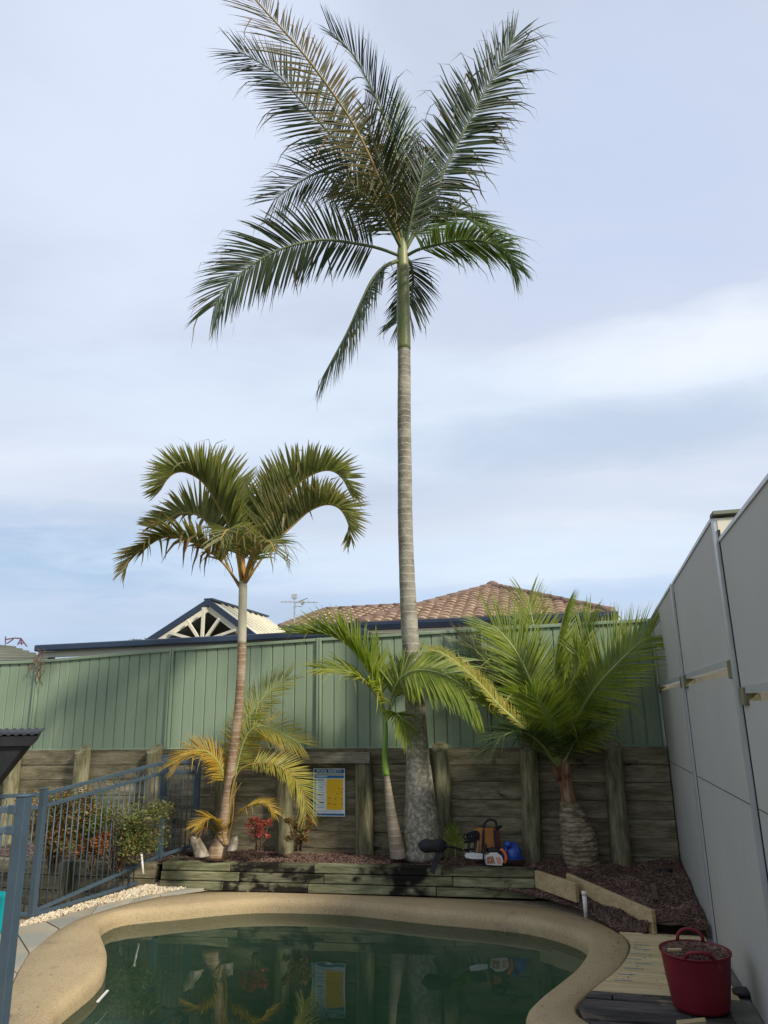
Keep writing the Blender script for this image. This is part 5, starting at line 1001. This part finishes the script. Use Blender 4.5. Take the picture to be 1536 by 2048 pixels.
# blue helmet
hv = 8.95; he = empty('safety_helmet', YP(1025, 1728, hv), 'shiny blue safety helmet lying between orange bag and post', 'helmet')
mb = MB(); mb.smooth = True; cc = YP(1024, 1708, hv); rows = []
for k in range(10):
    t_ = math.pi*.5*k/9*1.25; rows.append([cc+Vector((math.cos(a)*.115*math.cos(t_-.35), math.sin(a)*.14*math.cos(t_-.35), .125*math.sin(t_-.35))) for a in [2*math.pi*j/20 for j in range(21)]])
mb.grid(rows); obj('shell', mb, m_bl, he, solid=.004)
mb = MB(); mb.smooth = True; mb.lathe(cc-Z*.04, [(.13, 0), (.138, .006), (.12, .014)], 22, cap=False); obj('rim', mb, m_bl, he)
for a in (-.5, .3): mb = MB(); mb.smooth = True; mb.tube(smooth([cc+Vector((a*.16, -.12, .03)), cc+Vector((a*.15, -.09, .09)), cc+Vector((a*.1, 0, .13))], 10), .01, 6); obj('ridge', mb, m_bl, he)
mb = MB(); mb.smooth = True; mb.lathe(YP(1012, 1690, hv-.05), [(.03, 0), (.036, .03), (.034, .07), (.015, .085)], 14, ax=Vector((.3, -.8, .2))); obj('ear_cup', mb, m_bl, he)
# black pouch hanging over edging
pv = 8.72; ph = empty('black_pouch', YP(862, 1712, pv), 'black fabric pouch with strap hanging over the edging', 'pouch')
mb = MB(); mb.smooth = True; cc = YP(866, 1692, pv); bm_ = []
for k in range(9):
    t_ = -math.pi/2+math.pi*k/8; rows_ = [cc+Vector((math.cos(a)*.15*math.cos(t_)**.5*(1+.14*math.sin(a*3)+.07*math.sin(a*7+t_*3)), math.sin(a)*.09*max(0, math.cos(t_))**.5*(1+.1*math.sin(a*5)), .062*math.sin(t_)*(1+.22*math.cos(a*2+.6)+.12*math.sin(a*6)))) for a in [2*math.pi*j/20 for j in range(21)]] if abs(t_) < 1.56 else [cc+Vector((0, 0, .062*math.sin(t_)))]*21
    bm_.append(rows_)
mb.grid(bm_); obj('body', mb, m_blk, ph)
mb = MB(); P = smooth([YP(878, 1705, pv-.04), YP(872, 1722, pv-.06), YP(868, 1734, pv-.09), YP(864, 1746, pv-.11)], 10)
for a, b in zip(P, P[1:]): mb.bar(a, b, .012, .06, side=Vector((1, 0, 0)))
obj('strap', mb, m_blk, ph)
mb = MB(); mb.smooth = True; mb.tube(smooth([YP(885, 1692, pv), YP(905, 1694, pv), YP(925, 1700, pv+.1), YP(945, 1698, pv+.15)], 14), .012, 7); obj('cord', mb, m_blk, ph)
# ------------------------------------------------------------------ pipes
m_pvc = mat('white_pvc', [(.62, .6, .54), (.7, .68, .62)], 4, .4)
def pipe(label, px, py0, py1, z, r, Yo=None):
    b = G(px, py0, z) if Yo is None else YP(px, py0, Yo); tp = YP(px-4, py1, b.y); o = empty('upright_pipe', b, label, 'pipe', 'white plastic pipe ends')
    mb = MB(); mb.smooth = True; mb.tube([b-Z*.03, tp], r, 16); obj('tube', mb, m_pvc, o); mb = MB(); mb.smooth = True; mb.tube([tp-(tp-b)*.12, tp+Z*.012], r*1.18, 16); obj('end_cap', mb, m_pvc, o)
pipe('short white pipe standing in mulch beside the pine boards', 1172, 1828, 1785, .03, .021)
pipe('thin white pipe standing behind the pool fence', 287, 1742, 1710, .2, .012, 9.1)
# skimmer lid, white strip on the pool edge
mb = MB(); a, b = G(196, 1994, -.03), G(216, 1972, -.03); mb.bar(a-Z*.03, b-Z*.03, .018, .008); tag(obj('white_clip', mb, m_pvc, loc=a), 'small white plastic strip hanging on the left coping edge', 'clip')
mb = MB(); mb.smooth = True; c0 = G(1487, 1986, .01); mb.lathe(c0, [(.072, 0), (.074, .014), (.064, .022), (.0, .023)], 24, cap=False); tag(obj('round_cap', mb, m_dark, loc=c0), 'round black lid on dark timbers right of the red tub', 'lid')
# dark clods on the slope
R_ = random.Random(17)
for (x, y, s_, lab) in ((1330, 1742, .05, 'dark clod of soil near the wall corner on the slope'),):
    mb = MB(); mb.smooth = True; p = G(x, y, .25); mb.add([p+Vector((q.x*s_*1.6*(1+R_.uniform(-.2, .2)), q.y*s_, q.z*s_*.6)) for q in iv], if_); tag(obj('soil_clod', mb, m_dark, loc=p), lab, 'clod')
mb = MB(); a, b = G(1305, 1772, .2), G(1313, 1800, .17); mb.bar(a+Z*.01, b+Z*.01, .05, .02); tag(obj('wood_scrap', mb, m_stem, loc=a), 'brown timber scrap lying on the mulch slope', 'scrap')
# ------------------------------------------------------------------ red tub
tb_c = G(1403, 2016, .004); tub = empty('flexible_tub', tb_c, 'dark red flexible plastic tub full of bark mulch on deck', 'tub')
dep = -(R3.transposed() @ (G(1391, 1900, .39)-EYEV)).z
rt = 137/2/FPX*dep; rb = rt*.80
zt_ = YP(1391, 1900, tb_c.y).z
mt_red = mat('red_rubber', [(.13, .009, .015), (.165, .013, .02)], 4, .5, spec=.3, bump=.001, bscale=40, spots=[(6, .66, (.22, .06, .05), (1, 1, .5)), (14, .7, (.25, .12, .09), (1, 1, 1))])
mb = MB(); mb.smooth = True; zt2 = zt_; mb.lathe(tb_c, [(rb*.8, .0), (rb*.96, .008), (rb, .03), (rb+(rt-rb)*.5, zt2*.5), (rt*.975, zt2*.93), (rt*.985, zt2*.955), (rt*1.02, zt2*.965), (rt*1.025, zt2), (rt*.985, zt2), (rt*.955, zt2*.95), (rb+(rt-rb)*.45, zt2*.5), (rb*.9, .03)], 48, cap=False)
mb.add([tb_c+Vector((math.cos(2*math.pi*j/24)*rb*.82, math.sin(2*math.pi*j/24)*rb*.82, .004)) for j in range(24)], [tuple(range(24))]); obj('body', mb, mt_red, tub)
top = tb_c+Z*zt2
for s_, hgt, outw in ((1, .075, .0), (-1, .05, .02)):
    d = V*s_; mb = MB(); mb.smooth = True; pts = []
    for k in range(15):
        t_ = math.pi*k/14; pts.append(top+d*(rt*.97*math.sqrt(max(0, 1-(.085/rt*math.cos(t_))**2))+outw*math.sin(t_))+U*(-.085*math.cos(t_)*1.0)+Z*(hgt*math.sin(t_)**.7-.005))
    mb.tube(pts, .0125, 10); obj('handle', mb, mt_red, tub)
mb = MB(); mb.smooth = True; rows = []
for k in range(10):
    r = rt*.95*k/9; rows.append([top+Vector((math.cos(a)*r, math.sin(a)*r, -.03+.035*(1-k/9)+.012*math.sin(a*3+k)+.008*math.sin(a*7+k*2))) for a in [2*math.pi*j/32 for j in range(33)]])
mb.grid(rows); tm = obj('mulch_fill', mb, m_mulch, tub)
chips = MB(); R_ = random.Random(33)
for k in range(1300):
    a, r = R_.uniform(0, 6.283), rt*.93*math.sqrt(R_.random()); chip(top+Vector((math.cos(a)*r, math.sin(a)*r, -.02+.035*(1-r/rt)+R_.uniform(0, .012))), R_.uniform(.006, .02), R_.uniform(.003, .007))
o = obj('mulch_chips', chips, m_chip, tub); o['kind'] = 'stuff'
mb = MB(); p = top-U*rt*.6-V*rt*.35+Z*.012; mb.box(p, U*.045+V*.01, V*.016, Z*.006); obj('wood_chip', mb, m_pine, tub)

# ------------------------------------------------------------------ leaf litter on paving, coping, deck and water
R_ = random.Random(77); lt = MB()
def litter(n, fn, s0, s1):
    for _ in range(n):
        p = fn(); a = R_.uniform(0, 6.283); d = Vector((math.cos(a), math.sin(a), R_.uniform(-.1, .1))); e = Vector((-d.y, d.x, R_.uniform(-.1, .1))); L = R_.uniform(s0, s1); W_ = L*R_.uniform(.1, .4)
        lt.t = R_.random()*.9+.05; lt.add([p-d*L, p+e*W_+Z*.004, p+d*L, p-e*W_+Z*.002], [(0, 1, 2, 3)])
def on_coping():
    i = R_.randrange(NP); f = R_.uniform(.3, .97); p = IN[i].lerp(OUT[i], f); return p+Z*.018
litter(150, on_coping, .004, .016)
def on_deck(): u, v = R_.uniform(3.2, 4.05), R_.uniform(-3.3, -1.9); return S(u, v, .009)
litter(110, on_deck, .004, .018)
def on_old(): u, v = R_.uniform(3.1, 4.0), R_.uniform(-4.6, -3.4); return S(u, v, .006)
litter(60, on_old, .004, .014)
o = obj('leaf_litter', lt, m_chip); tag(o, 'small dry leaf and bark crumbs on the coping and deck', kind='stuff')
lt = MB()
def on_water():
    i = R_.randrange(NP); f = R_.uniform(.0, .5)**1.3; p = IN[i].lerp(cen, f); return Vector((p.x, p.y, -.127))
litter(26, on_water, .006, .02)
o = obj('floating_leaves', lt, m_chip); tag(o, 'tiny dead leaves floating on the green pool water', kind='stuff')

# dead vine hanging from the fence top
mb = MB(); R_ = random.Random(8)
for k in range(5):
    x0 = 76+k*4; P = [PV(x0, 1300+R_.uniform(-4, 6), .08)]
    for q in range(5): P.append(PV(x0-4+R_.uniform(-6, 5)-q*1.5, 1310+q*(7+k*2.2), .10))
    mb.smooth = True; mb.tube(smooth(P, 14), .005, 5)
    for p in P: mb.t = .5; mb.smooth = False; a = Vector((R_.uniform(-.03, .03), -.01, R_.uniform(-.03, .03))); mb.add([p, p+a+Z*.012, p+a*1.8, p+a-Z*.012], [(0, 1, 2, 3)])
tag(obj('dead_vine', mb, mat('dead_vine', [(.12, .06, .04), (.2, .11, .08)], 6, .9), loc=PV(78, 1310, .1)), 'dead brown vine hanging over the left part of the green fence', 'vine')
